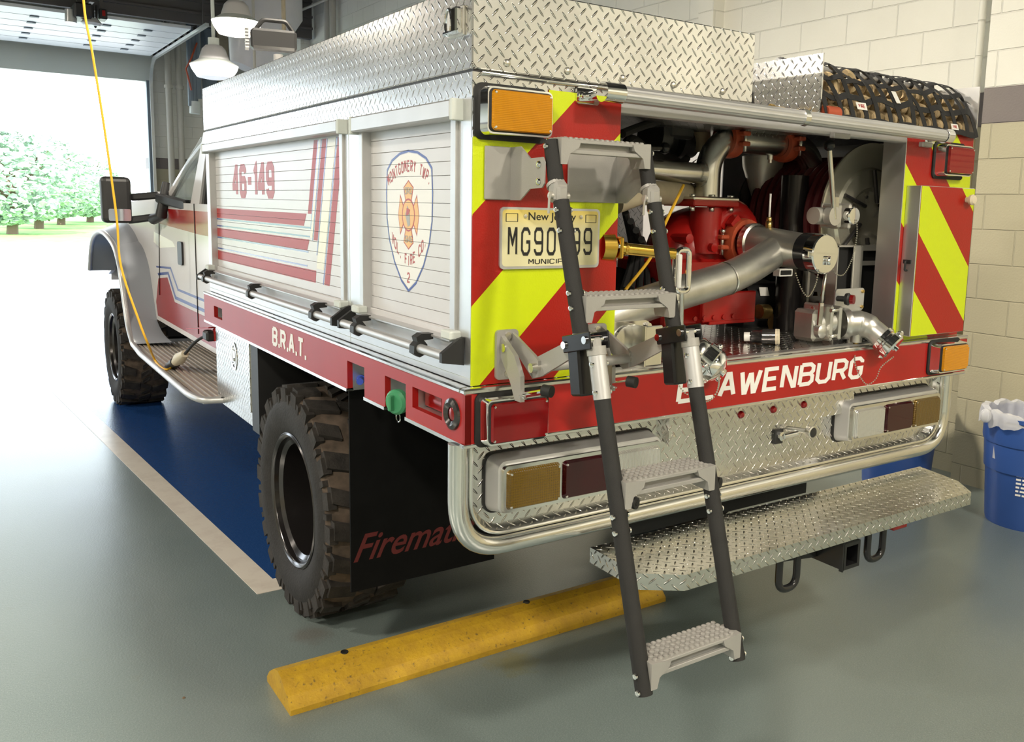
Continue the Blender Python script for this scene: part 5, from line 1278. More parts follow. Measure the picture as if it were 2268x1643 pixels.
for x in nxs:
    P = [netp(x, i/14)+Vector((0, -0.002, 0.001)) for i in range(15)]; N = [nrm(x, i/14) for i in range(15)]
    strap(m, P, N, 0.022)
    m.tube(arc((x, 0.20, 2.130), 0.0165, 0, 2*PI, 12, (0, 1, 0), (0, 0, 1))[:-1], 0.006, 6, closed=True)
m.build('vertical_straps', 'web', root)
m = MB()
for v in (0.30, 0.55, 0.78, 0.985):
    xs = [1.275+i*(2.145-1.275)/40 for i in range(41)]
    strap(m, [netp(x, v)+nrm(x, v)*0.002+Vector((0, 0, 0.004*math.sin(x*40+v*9))) for x in xs], [nrm(x, v) for x in xs], 0.022)
m.build('cross_straps', 'web', root)
for (px_, py_, w, h, tx) in ((1903, 237, 0.052, 0.026, 1), (2110, 285, 0.042, 0.022, 1), (1985, 206, 0.024, 0.050, 0)):
    c = PY(px_, py_, 0.0); x = c.x; best = min(range(100), key=lambda i: abs((netp(x+0.0, i/99)-CAM).normalized().dot((_ray(px_, py_)).normalized())-1)); v = best/99
    x = PY(px_, py_, netp(x, v).y).x; c = netp(x, v); n_ = nrm(x, v); t_ = Vector((0, n_.z, -n_.y)); t_ = -t_ if t_.z < 0 else t_
    m = MB(); P = [c+n_*0.006+Vector((sx*w/2, 0, 0))+t_*(sz*h/2) for sx, sz in ((-1, -1), (1, -1), (1, 1), (-1, 1))]; m.poly(P, 0.001, n_)
    lb = m.build('sewn_label', 'white', root)
    if tx:
        m = MB(); block_text(m, 'FIRE', 1.3, 0.9, lambda s, q: c+n_*0.0075+Vector(((s-0.5)*w*0.62, 0, 0))+t_*((q-0.5)*h*0.5), 0.0003, n_); m.build('label_print', 'redink', lb)

# ================================================================== LADDER
LX, RXl = 0.130, 0.415
lad = empty('ladder', (0.27, -0.3, 0.58)); attach(lad, truck)
def lp(x, y): q = PX(x, y, LX); return (q.y, q.z)
T0, T1, T2, T3 = lp(1221, 312), lp(1233, 415), lp(1243, 445), lp(1292, 775)
Q0, Q1, Q2 = lp(1321, 775), lp(1334, 884), lp(1427, 1538)
def rail(x, sgn):
    V = lambda p: Vector((x, p[0], p[1]))
    for P_ in ((T0, T1), (T2, T3), (Q1, Q2)): part(MB().tube([V(P_[0]), V(P_[1])], 0.0192, 20), 'rail' if P_[0] is not T2 or sgn > 0 else 'ladder_rails', 'railgrip', lad)
    up = lo = lad
    part(MB().tube([V(Q0), V(Q1)], 0.0205, 24), 'rail_sleeve', 'satin', lad)
    # hinge joint near the top
    c = (V(T1)+V(T2))/2; d = (V(T2)-V(T1)).normalized()
    j = part(MB().obox(c-d*0.006, (0.040, 0.036, 0.050), None, 0.008).cyl(c-d*0.03, c-d*0.022, 0.023, n=16).obox(c+d*0.012, (0.030, 0.026, 0.06), None, 0.006), 'rail_hinge', 'greycast', lad)
    m = MB().cyl(c+Vector((-0.027, 0.0, -0.004)), c+Vector((0.027, 0.0, -0.004)), 0.0085, n=14).tube([c+Vector((-0.03, -0.012, 0.004)), c+Vector((-0.04, -0.02, -0.01)), c+Vector((-0.038, -0.015, -0.045))], 0.003, 6)
    part(m, 'hinge_pin', 'milled', j)
    # socket block, link plate and knuckle
    s = V(T3)
    sb_ = part(MB().obox(V(T3)+Vector((0, 0.006, -0.045)), (0.044, 0.046, 0.125), Matrix.Rotation(math.radians(-10), 3, 'X'), 0.005), 'socket_block', 'blackgloss', lad)
    k0 = lp(1318, 765)
    kn = part(MB().cyl(V(Q0)+(V(Q1)-V(Q0)).normalized()*0.012, V(Q0)-(V(Q1)-V(Q0)).normalized()*0.008, 0.0228, n=24).bar(V(Q0)+Vector((0, 0, 0)), V(k0)+Vector((0, 0.002, 0.020)), 0.024, 0.024, (1, 0, 0), 0.006), 'knuckle', 'greycast', lad)
    m = MB()
    for dx in (-0.026, 0.026):
        m.bar(V(T3)+Vector((dx, 0.045, 0.008)), V(k0)+Vector((dx, -0.018, 0.016)), 0.005, 0.040, (0, 0, 1), 0.002)
    lk = part(m, 'link_plates', 'blackgloss', lad)
    m = MB()
    for p in (V(T3)+Vector((0, 0.036, 0.008)), V(k0)+Vector((0, 0.0, 0.014))): m.cyl(p-Vector((0.033, 0, 0)), p+Vector((0.033, 0, 0)), 0.009, n=14)
    part(m, 'link_pins', 'chrome', lk)
    # rivets on the outer sides
    def riv(p0, p1, ts, parent):
        m = MB()
        for t_ in ts:
            p = V(p0).lerp(V(p1), t_)
            m.lathe([(0.007, 0), (0.006, 0.004), (0, 0.006)], p+Vector((-0.0195, -0.004, 0)), (-1, -0.2, 0), 10).lathe([(0.007, 0), (0.006, 0.004), (0, 0.006)], p+Vector((0.0195, -0.004, 0)), (1, -0.2, 0), 10)
        part(m, 'rail_rivets', 'chrome', parent)
    riv(T0, T1, (0.12,), up); riv(T2, T3, (0.06, 0.2, 0.62, 0.72, 0.9), up); riv(Q0, Q1, (0.28, 0.85), lo); riv(Q1, Q2, (0.40, 0.455, 0.93, 0.985), lo)
    BP = PX(1388, 1110, x+0.030) if sgn < 0 else PX(1574, 1065, x+0.030)
    part(MB().cyl(BP, BP+Vector((0.010, -0.024, 0.0)), 0.0135, n=18).cyl(BP+Vector((0.0098, -0.0235, 0)), BP+Vector((0.0105, -0.0255, 0.0)), 0.005, n=10), 'rubber_bumper', 'blackrubber', lad)
rail(LX, -1); rail(RXl, 1)
def rung(zc, yc, open_ribs=True, name='rung'):
    """ribbed step between collars; zc top surface, yc front edge"""
    D = 0.075; x0, x1 = LX+0.018, RXl-0.018
    m = MB().box(x0, x1, yc, yc+D, zc-0.008, zc).box(x0, x1, yc-0.003, yc+0.006, zc-0.009, zc-0.001, 0.001).box(x0, x1, yc-0.003, yc+0.006, zc-0.034, zc-0.024, 0.001).box(x0, x1, yc+0.014, yc+0.018, zc-0.030, zc-0.005).box(x0, x1, yc+D-0.006, yc+D, zc-0.03, zc, 0.001)
    n = 16
    for i in range(n):
        x = x0+0.008+(x1-x0-0.016)*i/(n-1)
        for j in range(5): m.lathe([(0.0065, 0), (0.0062, 0.004), (0.003, 0.006), (0, 0.006)], (x, yc+0.008+j*0.0148, zc-0.001), (0, 0, 1), 8)
    for x, s in ((x0, 1), (x1, -1)):
        m.prism([(x, zc+0.001), (x+s*0.045, zc-0.004), (x+s*0.040, zc-0.018), (x+s*0.012, zc-0.036), (x+s*0.006, zc-0.060), (x-s*0.012, zc-0.060), (x-s*0.012, zc+0.001)], 1, yc-0.006, yc+0.05)
    r = part(m, name, 'greycast', lad)
    return r
def rail_y(z, off=0.0):
    for a, b in ((T0, T1), (T2, T3), (Q1, Q2)):
        if min(a[1], b[1])-0.02 <= z <= max(a[1], b[1])+0.02:
            t_ = (z-a[1])/(b[1]-a[1]); return a[0]+(b[0]-a[0])*t_+off
    return Q0[0]+off
for q in ((1325, 315), (1385, 652), (1480, 1046), (1540, 1435)):
    # height of the tread where it meets the rails
    best = None
    for k in range(200):
        z = 0.55+k*0.0065; p = Vector(((LX+RXl)/2, rail_y(z, -0.03), z)); d = (p-CAM); sx = V0-FPX*d.dot(CU)/d.dot(CF)
        if best is None or abs(sx-q[1]) < best[0]: best = (abs(sx-q[1]), z)
    rung(best[1], rail_y(best[1], -0.03))
# upper mounting plates
def vplate(x, P, name, label=None, th=0.006):
    m = MB().prism(P, 0, x, x+th); return part(m, name, 'greycast', lad, label)
yR = T0[0]
for x, s in ((0.060, 1), (0.415+0.028, 1)):
    zt_, zb_ = 1.775, 1.645
    pl_ = part(MB().prism([(-0.004, zt_), (-0.055, zt_+0.0), (-0.10, zt_-0.03), (yR-0.004, zt_-0.028), (yR-0.012, zt_-0.04), (yR-0.012, zb_+0.04), (yR-0.002, zb_+0.03), (-0.10, zb_+0.028), (-0.055, zb_), (-0.004, zb_)], 0, LX-0.026 if x < 0.1 else RXl+0.022, (LX-0.022) if x < 0.1 else RXl+0.026), 'mounting_plate', 'greycast', lad)
    xm_ = LX-0.024 if x < 0.1 else RXl+0.024
    part(MB().box(xm_-0.075 if x < 0.1 else xm_-0.16, xm_, -0.010, -0.004, zb_, zt_, 0.002), 'plate_flange', 'greycast', lad)
    m = MB()
    for zz in (zt_-0.045, zb_+0.045): m.lathe([(0.009, 0), (0.007, 0.004), (0, 0.006)], (xm_-0.003, yR+0.012, zz), (-1, 0, 0), 12).lathe([(0.009, 0), (0.007, 0.004), (0, 0.006)], (xm_+0.003, yR+0.012, zz), (1, 0, 0), 12)
    part(m, 'mount_bolts', 'chrome', pl_)
# lower mounting arms with base plates, pivots and latch pins
for k, xb in enumerate((0.100, 0.385)):
    bp = part(MB().rrect(1, -0.004, -0.014, xb-0.032, xb+0.032, 1.190, 1.318, 0.010), 'arm_base_plate', 'greycast', lad)
    m = MB()
    for zz in (1.205, 1.303): m.lathe([(0.010, 0), (0.010, 0.005), (0, 0.006)], (xb, -0.014, zz), (0, -1, 0), 6)
    part(m, 'base_bolts', 'steel', bp)
    py0, py1 = -0.130, T3[0]+0.04
    zc_ = 1.238
    m = MB().prism([(-0.012, 1.312), (-0.012, 1.278), (-0.115, zc_-0.030), (-0.140, zc_-0.022), (-0.140, zc_+0.018), (-0.118, zc_+0.030)], 0, xb+0.012, xb+0.020)
    m.prism([(-0.125, zc_+0.026), (-0.140, zc_-0.022), (py1-0.012, T3[1]-0.020), (py1-0.016, T3[1]+0.026)], 0, xb+0.020, xb+0.028)
    m.prism([(-0.012, 1.305), (-0.012, 1.250), (-0.060, 1.195), (-0.085, 1.150), (-0.112, 1.150), (-0.110, 1.215), (-0.080, 1.262)], 0, xb-0.020, xb-0.008)
    ar = part(m, 'swing_arm', 'greycast', lad)
    part(MB().cyl((xb-0.004, -0.130, zc_), (xb+0.036, -0.130, zc_), 0.012, n=14).cyl((xb-0.024, -0.03, 1.275), (xb-0.004, -0.03, 1.275), 0.011, n=12), 'arm_pivots', 'steel', ar)
    q = PX(1160, 855, xb) if k == 0 else PX(1345, 832, xb)
    q2 = PY(1213, 866, -0.21) if k == 0 else PY(1400, 846, -0.21)
    part(MB().cyl((xb-0.01, -0.100, 1.165), (q2.x, -0.21, q2.z), 0.0075, n=10).lathe([(0.013, 0), (0.010, 0.012), (0.0075, 0.012)], (xb-0.01, -0.100, 1.165), (0.6, -1, 0), 12), 'latch_pin', 'chrome', ar)
    part(MB().cyl((q2.x-0.006, -0.200, q2.z+0.001), (q2.x+0.004, -0.222, q2.z), 0.0145, n=18), 'pin_knob', 'blackrubber', ar)
part(MB().cyl((0.130, -0.130, 1.238), (0.400, -0.130, 1.238), 0.013, n=18), 'cross_tube', 'greycast', lad)

# ================================================================== LOWER REAR SKIRT
zb_ = 0.735
fr = fillet([(-0.022, 0.02, ZD0-0.004), (-0.022, 0.02, zb_), (W-0.015, 0.02, zb_), (W-0.015, 0.02, ZD0-0.004)], 0.15, 10)
sk = part(MB().tube(fr, 0.0265, 20), 'bumper_tube', 'polish', label='curved polished tube around the lower rear skirt')
inn = fillet([(0.012, 0.02, ZD0), (0.012, 0.02, zb_+0.034), (W-0.049, 0.02, zb_+0.034), (W-0.049, 0.02, ZD0)], 0.115, 10)
m = MB().prism([(p.x, p.z) for p in inn], 1, 0.040, 0.045)
part(m, 'lower_skirt_panel', 'diamond')
m = MB()                                                             # sloped ledge between tube and panel
n_ = len(inn); A = [m.bm.verts.new(p) for p in [Vector((q.x, 0.015, q.z)) for q in inn]]
mid = [Vector((q.x+(W/2-0.015-q.x)*0.02, 0.03, q.z+0.015)) for q in inn]
B = [m.bm.verts.new((p.x, 0.045, p.z)) for p in mid]; C_ = [m.bm.verts.new((q.x, 0.041, q.z+(0.05 if q.z < zb_+0.05 else 0.02))) for q in inn]
fs = []
for i in range(n_-1): fs += [m.bm.faces.new((A[i], A[i+1], B[i+1], B[i])), m.bm.faces.new((B[i], B[i+1], C_[i+1], C_[i]))]
m._faces(fs, False); part(m, 'skirt_ledge', 'diamond')
part(MB().tube([p+Vector((0, -0.006, 0)) for p in inn], 0.006, 8), 'inner_bead', 'polish')
m = MB().box(0.683, 1.552, 0.010, 0.014, 0.935, 1.030).box(0.683, 1.552, 0.014, 0.085, 0.935, 0.939).box(0.683, 0.687, 0.014, 0.085, 0.935, 1.03).box(1.548, 1.552, 0.014, 0.085, 0.935, 1.03)
hp = part(m, 'hatch_panel', 'diamond', label='raised centre tread plate panel')
for x in (0.985, 1.135, 1.285): part(MB().lathe([(0.013, 0), (0.012, 0.004), (0.008, 0.009), (0, 0.011)], (x, 0.010, 0.990), (0, -1, 0), 18), 'marker_lamp', 'redlens', hp)
m = MB()
for x, z in ((0.705, 1.012), (0.70, 0.955), (1.53, 0.955)): m.lathe([(0.007, 0), (0.006, 0.004), (0, 0.005)], (x, 0.010, z), (0, -1, 0), 8)
part(m, 'panel_screws', 'steel', hp)
# light clusters
def cluster(x0, x1, z0, z1, y, mats, label):
    o = part(MB().rrect(1, 0.041, 0.034, x0-0.020, x1+0.016, z0-0.012, z1+0.021, 0.03), 'light_cluster', 'blackrubber', label=label)
    part(MB().rrect(1, 0.038, y+0.012, x0-0.016, x1+0.013, z0-0.008, z1+0.017, 0.028, inset=0.010), 'housing', 'satin', o)
    part(MB().rrect(1, y+0.014, y, x0, x1, z0, z1, 0.018, inset=0.004), 'bezel', 'polish', o)
    w = (x1-x0-0.04)/3
    for k, mt in enumerate(mats):
        a = x0+0.012+k*(w+0.008); ls = part(MB().rrect(1, y, y-0.012, a, a+w, z0+0.012, z1-0.014, 0.012, inset=0.006), 'lens', mt, o)
        m = MB()
        for xx_ in (a+0.010, a+w-0.010):
            for zz in (z0+0.022, z1-0.024): m.lathe([(0.004, 0), (0.003, 0.003), (0, 0.0035)], (xx_, y-0.010, zz), (0, -1, 0), 8)
        part(m, 'lens_screws', 'chrome', ls)
    return o
cluster(0.082, 0.625, 0.832, 0.966, -0.028, ('amberdim', 'darkred', 'clearlens'), 'left lower cluster of amber, red and clear lamps')
cluster(1.500, 2.030, 0.836, 0.968, -0.028, ('clearlens', 'darkred', 'amberdim'), 'right lower cluster of clear, red and amber lamps')
q = PY(1735, 966, 0.02)
pt = part(MB().box(q.x-0.028, q.x+0.012, 0.03, 0.085, q.z-0.028, q.z+0.022, 0.002), 'drain_valve', 'blackplastic')
q2 = PY(1798, 957, -0.03)
part(MB().cyl(q+Vector((0.0, 0.0, 0)), q+Vector((0.055, -0.01, 0.006)), 0.011, n=12).lathe([(0.016, 0), (0.016, 0.012), (0, 0.014)], q+Vector((-0.005, 0.01, 0)), (0, -1, 0), 14), 'valve_stem', 'chrome', pt)
part(MB().cyl((q2.x-0.05, 0.05, q2.z+0.004), (q2.x, -0.02, q2.z), 0.009, n=10).lathe([(0.02, 0), (0.021, 0.008), (0.021, 0.02), (0.017, 0.022)], (q2.x, -0.015, q2.z), (0, -1, 0), 20), 'brass_port', 'steel', pt)
part(MB().lathe([(0.017, 0.0), (0.010, 0.002), (0, 0.002)], (q2.x, -0.036, q2.z), (0, -1, 0), 16), 'port_face', 'blackplastic', pt)
q = PY(1473, 958, 0.06); part(MB().cyl((q.x, 0.085, q.z), (q.x, 0.03, q.z), 0.018, n=18), 'tank_drain_port', 'rimlip')
# step board
ZS = 0.675
xs0, xs1 = 0.355, 1.985
P = [(xs0, 0.03), (xs0, -0.13), (xs0+0.015, -0.225), (xs0+0.135, -0.335), (xs1-0.135, -0.335), (xs1, -0.235), (xs1, 0.03)]
b0, b1, b2, b3, b4, b5 = [PZ(x, y, ZS) for x, y in ((1300, 1208), (1412, 1270), (1524, 1276), (2145, 1088), (2045, 1035), (1700, 1110))]
P = [(b0.x, b0.y), (b1.x, b1.y), (b2.x, b2.y), (b3.x, b3.y), (PZ(2122, 1065, ZS).x, PZ(2122, 1065, ZS).y), (b4.x, b4.y)]
yfront = (b2.y+b3.y)/2; yback = (b0.y+b4.y)/2; xc = (b0.x+b4.x)/2
P = [(b0.x, yback), (b1.x, b1.y), (b2.x, yfront), (b3.x, yfront), (P[4][0], P[4][1]), (b4.x, yback)]
st = part(MB().prism(P, 2, ZS-0.045, ZS), 'step_board', 'diamond_step', label='long tread plate rear step')
STEP = P
# tow loops, hitch receiver, reflector
def loop(xpx, ypx, yv):
    c = PY(xpx, ypx, yv); part(MB().tube(fillet([(c.x-0.040, yv, ZS-0.03), (c.x-0.040, yv, c.z-0.05), (c.x+0.040, yv, c.z-0.05), (c.x+0.040, yv, ZS-0.03)], 0.039, 8), 0.0115, 12), 'tow_loop', 'blackgloss')
ylp = yfront+0.06
loop(1745, 1268, ylp); loop(1938, 1205, ylp)
c = PY(1888, 1228, ylp-0.03)
hz = part(MB().holes(1, ylp-0.03, ylp+0.28, (c.x-0.042, c.x+0.038, c.z-0.045, c.z+0.042), [(c.x-0.030, c.x+0.026, c.z-0.033, c.z+0.030)]), 'hitch_receiver', 'blackgloss')
part(MB().rrect(1, ylp-0.03, ylp-0.018, c.x-0.048, c.x-0.040, c.z-0.05, c.z+0.048, 0.003).box(c.x-0.04, c.x+0.036, ylp+0.2, ylp+0.21, c.z-0.04, c.z+0.04), 'receiver_collar', 'blackgloss', hz)
part(MB().bar((c.x-0.25, ylp+0.15, c.z-0.01), (c.x-0.04, ylp+0.10, c.z-0.01), 0.05, 0.05), 'hitch_bar', 'blackgloss', hz)
c = PY(2010, 1168, ylp); part(MB().box(c.x-0.045, c.x+0.03, ylp+0.02, ylp+0.10, c.z-0.012, ZS-0.04, 0.004), 'red_reflector_bracket', 'cabred')
# frame rails and axle, then unseen blocks added to stop light underneath
m = MB()
for x in (0.62, 1.46): m.box(x-0.04, x+0.04, 0.10, 8.0, 0.72, 0.92)
m.box(0.62, 1.46, 0.12, 0.20, 0.62, 0.92).cyl((0.2, 1.44, 0.46), (1.94, 1.44, 0.46), 0.06, n=16).ball((1.05, 1.44, 0.46), 0.19).cyl((0.2, 5.80, 0.46), (1.94, 5.80, 0.46), 0.05, n=16)
m.box(0.5, 1.62, 0.5, 2.4, 0.93, 1.03)
part(m, 'chassis_frame', 'dark')
part(MB().box(0.52, 1.58, 2.35, 3.7, 0.36, 0.92, 0.05), 'middle_light_block', 'dark')  # this box and those after it are added to block door light
part(MB().box(0.7, 1.4, 3.8, 5.2, 0.40, 0.95, 0.05), 'forward_light_block', 'dark')
part(MB().box(0.35, 1.80, 6.5, 6.7, 0.35, 0.95, 0.03), 'front_light_block', 'dark')
part(MB().box(0.45, 1.70, 0.25, 1.0, 0.60, 0.93, 0.05), 'rear_light_block', 'dark')

# ================================================================== WHEELS, FLAPS
def wheel(name, xo, yc, zc, sgn, label):
    """xo = plane of the outer sidewall; sgn +1 when the tyre extends toward +x"""
    R = 0.462; r0 = 0.263; wd = 0.32; wr = empty(name, (xo+sgn*wd/2, yc, zc)); attach(wr, truck); wr['label'] = label
    ax = (sgn, 0, 0); o = (xo, yc, zc)
    prof = [(r0-0.01, 0.02), (r0, 0.006), (r0+0.015, 0.0), (r0+0.05, -0.016), (r0+0.10, -0.020), (R-0.06, -0.008), (R-0.032, 0.012), (R-0.020, 0.05), (R-0.016, wd/2), (R-0.020, wd-0.05), (R-0.032, wd-0.012), (R-0.06, wd+0.008), (r0+0.05, wd+0.014), (r0, wd-0.006), (r0-0.01, wd-0.02)]
    ty = part(MB().lathe(prof, o, ax, 96), 'tyre', 'tire', wr)
    part(MB().lathe([(R-0.060, -0.0085), (R-0.031, 0.0115), (R-0.0185, 0.05), (R-0.0145, wd/2), (R-0.0185, wd-0.05), (R-0.031, wd-0.0115)], o, ax, 96), 'tread_base', 'dust', ty)
    m = MB()
    def blk(th, dth, x0, x1, r_in, r_out, skew=0.0, rin1=None):
        """curved lug; th centre angle, from width x0 to x1"""
        vs = []
        for xx, sk in ((x0, -skew), (x1, skew)):
            for aa, rr in ((th-dth/2+sk, r_in), (th+dth/2+sk, r_in), (th+dth*0.42+sk, r_out), (th-dth*0.42+sk, r_out)):
                vs.append(m.bm.verts.new((xo+sgn*xx, yc+rr*math.cos(aa), zc+rr*math.sin(aa))))
        a, b = vs[:4], vs[4:]
        fs = [m.bm.faces.new(a), m.bm.faces.new(b[::-1])]
        for i in range(4): fs.append(m.bm.faces.new((a[i], b[i], b[(i+1) % 4], a[(i+1) % 4])))
        m._faces(fs, False)
    n = 22
    for k in range(n):
        t_ = 2*PI*k/n
        if sgn > 0 or True:
            blk(t_, 0.170 if k % 2 else 0.150, 0.004, 0.115 if k % 2 else 0.085, R-0.04, R, 0.035)
            blk(t_+0.01, 0.165, -0.010, 0.022, R-0.105 if k % 2 else R-0.08, R-0.012, 0.0)
            blk(t_+0.145, 0.060, -0.012, 0.008, R-0.075, R-0.035, 0.0)
            blk(t_+0.10, 0.15, wd-0.115, wd-0.004, R-0.04, R, -0.035)
            blk(t_+0.05, 0.11, 0.120, 0.195, R-0.03, R, 0.05 if k % 2 else -0.05)
            blk(t_+0.19, 0.08, 0.130, 0.180, R-0.03, R-0.002, -0.04)
    part(m, 'tread_lugs', 'tiremud', ty)
    rim = [(r0+0.004, 0.012), (r0+0.008, 0.000), (r0-0.004, -0.003), (r0-0.014, 0.004), (r0-0.018, 0.022), (r0-0.040, 0.034), (r0-0.048, 0.11), (r0-0.052, 0.20), (r0-0.06, 0.23), (0.10, 0.235), (0.09, 0.20), (0.0, 0.20)]
    rm_ = part(MB().lathe(rim, o, ax, 72), 'rim', 'rim', wr)
    part(MB().lathe([(r0+0.006, -0.001), (r0, -0.005), (r0-0.010, -0.001), (r0-0.014, 0.004)], o, ax, 72).lathe([(r0-0.019, 0.022), (r0-0.024, 0.020), (r0-0.04, 0.033)], o, ax, 72), 'rim_lip', 'rimlip', rm_)
    hb_ = MB().cyl((xo+sgn*0.20, yc, zc), (xo+sgn*0.10, yc, zc), 0.075, 0.07, 28)
    part(hb_, 'hub', 'rim', rm_)
    m = MB()
    for k in range(10):
        t_ = 2*PI*k/10; m.cyl((xo+sgn*0.235, yc+0.135*math.cos(t_), zc+0.135*math.sin(t_)), (xo+sgn*0.200, yc+0.135*math.cos(t_), zc+0.135*math.sin(t_)), 0.014, n=6)
    part(m, 'wheel_nuts', 'chrome', rm_)
    return wr
wheel('rear_wheel', 0.005, 1.465, 0.452, 1, 'rear left off road wheel with dusty tread')
wheel('rear_wheel', 2.135, 1.465, 0.452, -1, 'rear right wheel')
wheel('front_wheel', -0.02, 5.80, 0.452, 1, 'front left off road wheel')
wheel('front_wheel', 2.16, 5.80, 0.452, -1, 'front right wheel')
# mud flaps
fl_ = part(MB().box(-0.010, 0.545, 0.800, 0.808, 0.325, ZD0-0.002), 'mud_flap', 'flap', label='black mud flap with red lettering')
m = MB(); font_text(m, 'Firematic', lambda u, v: Vector((-0.002+0.465*u, 0.7995, 0.428+0.095*v-0.0*u)), 0.0006, bold=0.012, shear=0.5)
M['flapred'] = simple('dull red flap lettering', (0.10, 0.008, 0.007), 0.7)
part(m, 'lettering', 'flapred', fl_, 'dull red slanted Firematic lettering')
part(MB().box(1.60, 2.15, 0.800, 0.808, 0.325, ZD0-0.002), 'mud_flap', 'flap')
m = MB().box(0.02, 0.60, 0.80, 1.98, 1.02, 1.028).box(0.55, 0.60, 0.81, 1.98, 0.75, 1.02); part(m, 'wheel_well', 'diamond_dark')
# ---- side tool box
tb = part(MB().box(0.0, 0.50, 1.985, 2.590, 0.640, ZD0-0.004, 0.002), 'side_tool_box', 'diamond', label='tread plate tool box below the side skirt')
part(MB().box(-0.004, 0.0, 1.995, 2.580, 0.700, ZD0-0.012, 0.0015), 'box_door', 'diamond', tb)
m = MB(); m.lathe([(0.045, 0), (0.045, 0.003), (0.036, 0.003), (0.032, -0.002), (0, -0.002)], (-0.0045, 2.24, 0.915), (-1, 0, 0), 28)
for v in m.bm.verts: v.co.z = 0.915+(v.co.z-0.915)*1.45
part(m, 'paddle_latch', 'chrome', tb)
part(MB().box(-0.008, -0.004, 2.215, 2.262, 0.885, 0.945, 0.003).lathe([(0.008, 0), (0.008, 0.004), (0, 0.004)], (-0.008, 2.238, 0.900), (-1, 0, 0), 12), 'latch_handle', 'polish', tb)
part(MB().lathe([(0.010, 0), (0.008, 0.006), (0, 0.007)], (-0.001, 2.50, 0.668), (-1, 0, 0), 12), 'drain_plug', 'blackplastic', tb)
part(MB().box(0.0, 0.30, 1.880, 1.985, 0.625, ZD0-0.01), 'box_end_panel', 'blackplastic')
m = MB().box(0.25, 0.9, 1.7, 2.6, 0.52, 0.60, 0.02); part(m, 'exhaust_shield', 'rimlip')

# ================================================================== CAB
CXL, CXR = 0.10, 2.04
cab = empty('cab', (1.07, 4.5, 0.8)); attach(cab, truck)
# side profile in (y, z)
roofz = 2.03
def side_panel(x0, x1, nm, flip=False):
    m = MB()
    pts = [(2.76, 0.80), (4.80, 0.80), (5.00, 0.98), (5.12, 1.15), (5.30, 1.30), (5.80, 1.38), (6.25, 1.34), (6.5, 1.20), (6.62, 1.0), (6.82, 0.95), (6.85, 1.30), (6.7, 1.50), (5.6, 1.59), (4.32, 1.60), (2.76, 1.60)]
    m.prism(pts, 0, x0, x1); return m
part(side_panel(CXL, CXL+0.03, 's'), 'cab_side', 'paint', cab, 'white cab side with red stripe')
part(side_panel(CXR-0.03, CXR, 's'), 'cab_side', 'paint', cab)
# pillars and roof
def pil(x, P, w, mat='paint', nm='pillar'): return part(MB().tube(P, w, 10), nm, mat, cab)
for x, s in ((CXL+0.02, 1), (CXR-0.02, -1)):
    i = 0.10*s
    A0 = (x, 4.30, 1.585); A1 = (x+i*0.5, 3.80, 1.83); A2 = (x+i, 3.38, 1.985); A3 = (x+i*1.1, 3.15, 2.0)
    part(MB().tube(spline([A0, A1, A2, A3], 6), 0.028, 10), 'windscreen_pillar', 'paint', cab)
    part(MB().prism([(3.62, 1.59), (3.40, 1.59), (3.13, 1.98), (3.24, 1.985)], 0, x+i*0.0, x+i*0.0+0.03*s), 'door_pillar', 'paint', cab)
    part(MB().prism([(2.76, 1.59), (2.92, 1.59), (2.90, 1.98), (2.76, 1.98)], 0, x, x+0.03*s), 'rear_pillar', 'paint', cab)
    part(MB().prism([(2.90, 1.60), (3.40, 1.60), (3.13, 1.96), (2.90, 1.96)], 0, x+0.012*s, x+0.016*s), 'rear_window', 'tint', cab)
    part(MB().prism([(3.62, 1.60), (4.26, 1.60), (3.78, 1.83), (3.36, 1.965), (3.24, 1.965)], 0, x+0.012*s, x+0.016*s), 'door_window', 'glass', cab)
rf = MB().prism([(2.76, 1.96), (2.76, 2.02), (2.95, 2.05), (3.25, 2.045), (3.42, 2.0), (3.40, 1.97), (3.2, 1.98)], 0, CXL+0.08, CXR-0.08)
part(rf, 'roof', 'paint', cab)
part(MB().poly([(CXL+0.04, 4.28, 1.60), (CXR-0.04, 4.28, 1.60), (CXR-0.12, 3.42, 1.985), (CXL+0.12, 3.42, 1.985)], 0.005, (0, 0.4, 1)), 'windscreen', 'glass', cab)
part(MB().box(CXL+0.02, CXR-0.02, 2.76, 2.80, 0.85, 1.98), 'cab_back', 'paint', cab)
part(MB().prism([(4.30, 1.60), (4.9, 1.62), (5.9, 1.58), (6.7, 1.50), (6.86, 1.35), (6.86, 0.9), (6.80, 0.9), (6.65, 1.45), (4.3, 1.56)], 0, CXL+0.02, CXR-0.02), 'hood', 'paint', cab)
part(MB().box(CXL+0.06, CXR-0.06, 4.20, 4.32, 1.45, 1.62).box(0.3, 1.9, 3.1, 3.25, 1.3, 1.72, 0.04), 'interior', 'dark', cab)
part(MB().box(CXL+0.05, CXR-0.05, 2.85, 4.7, 0.80, 0.84), 'cab_floor', 'dark', cab)
# door seams and handle
m = MB().tube([(CXL-0.001, 3.42, 0.86), (CXL-0.001, 3.42, 1.60)], 0.004, 6).tube([(CXL-0.001, 4.52, 0.98), (CXL-0.001, 4.42, 1.58)], 0.004, 6).tube([(CXL-0.001, 2.95, 0.86), (CXL-0.001, 2.95, 1.58)], 0.004, 6); part(m, 'door_seam', 'dark', cab)
part(MB().rrect(0, CXL-0.001, CXL-0.012, 3.74, 3.86, 1.23, 1.37, 0.02), 'door_handle', 'blackplastic', cab)
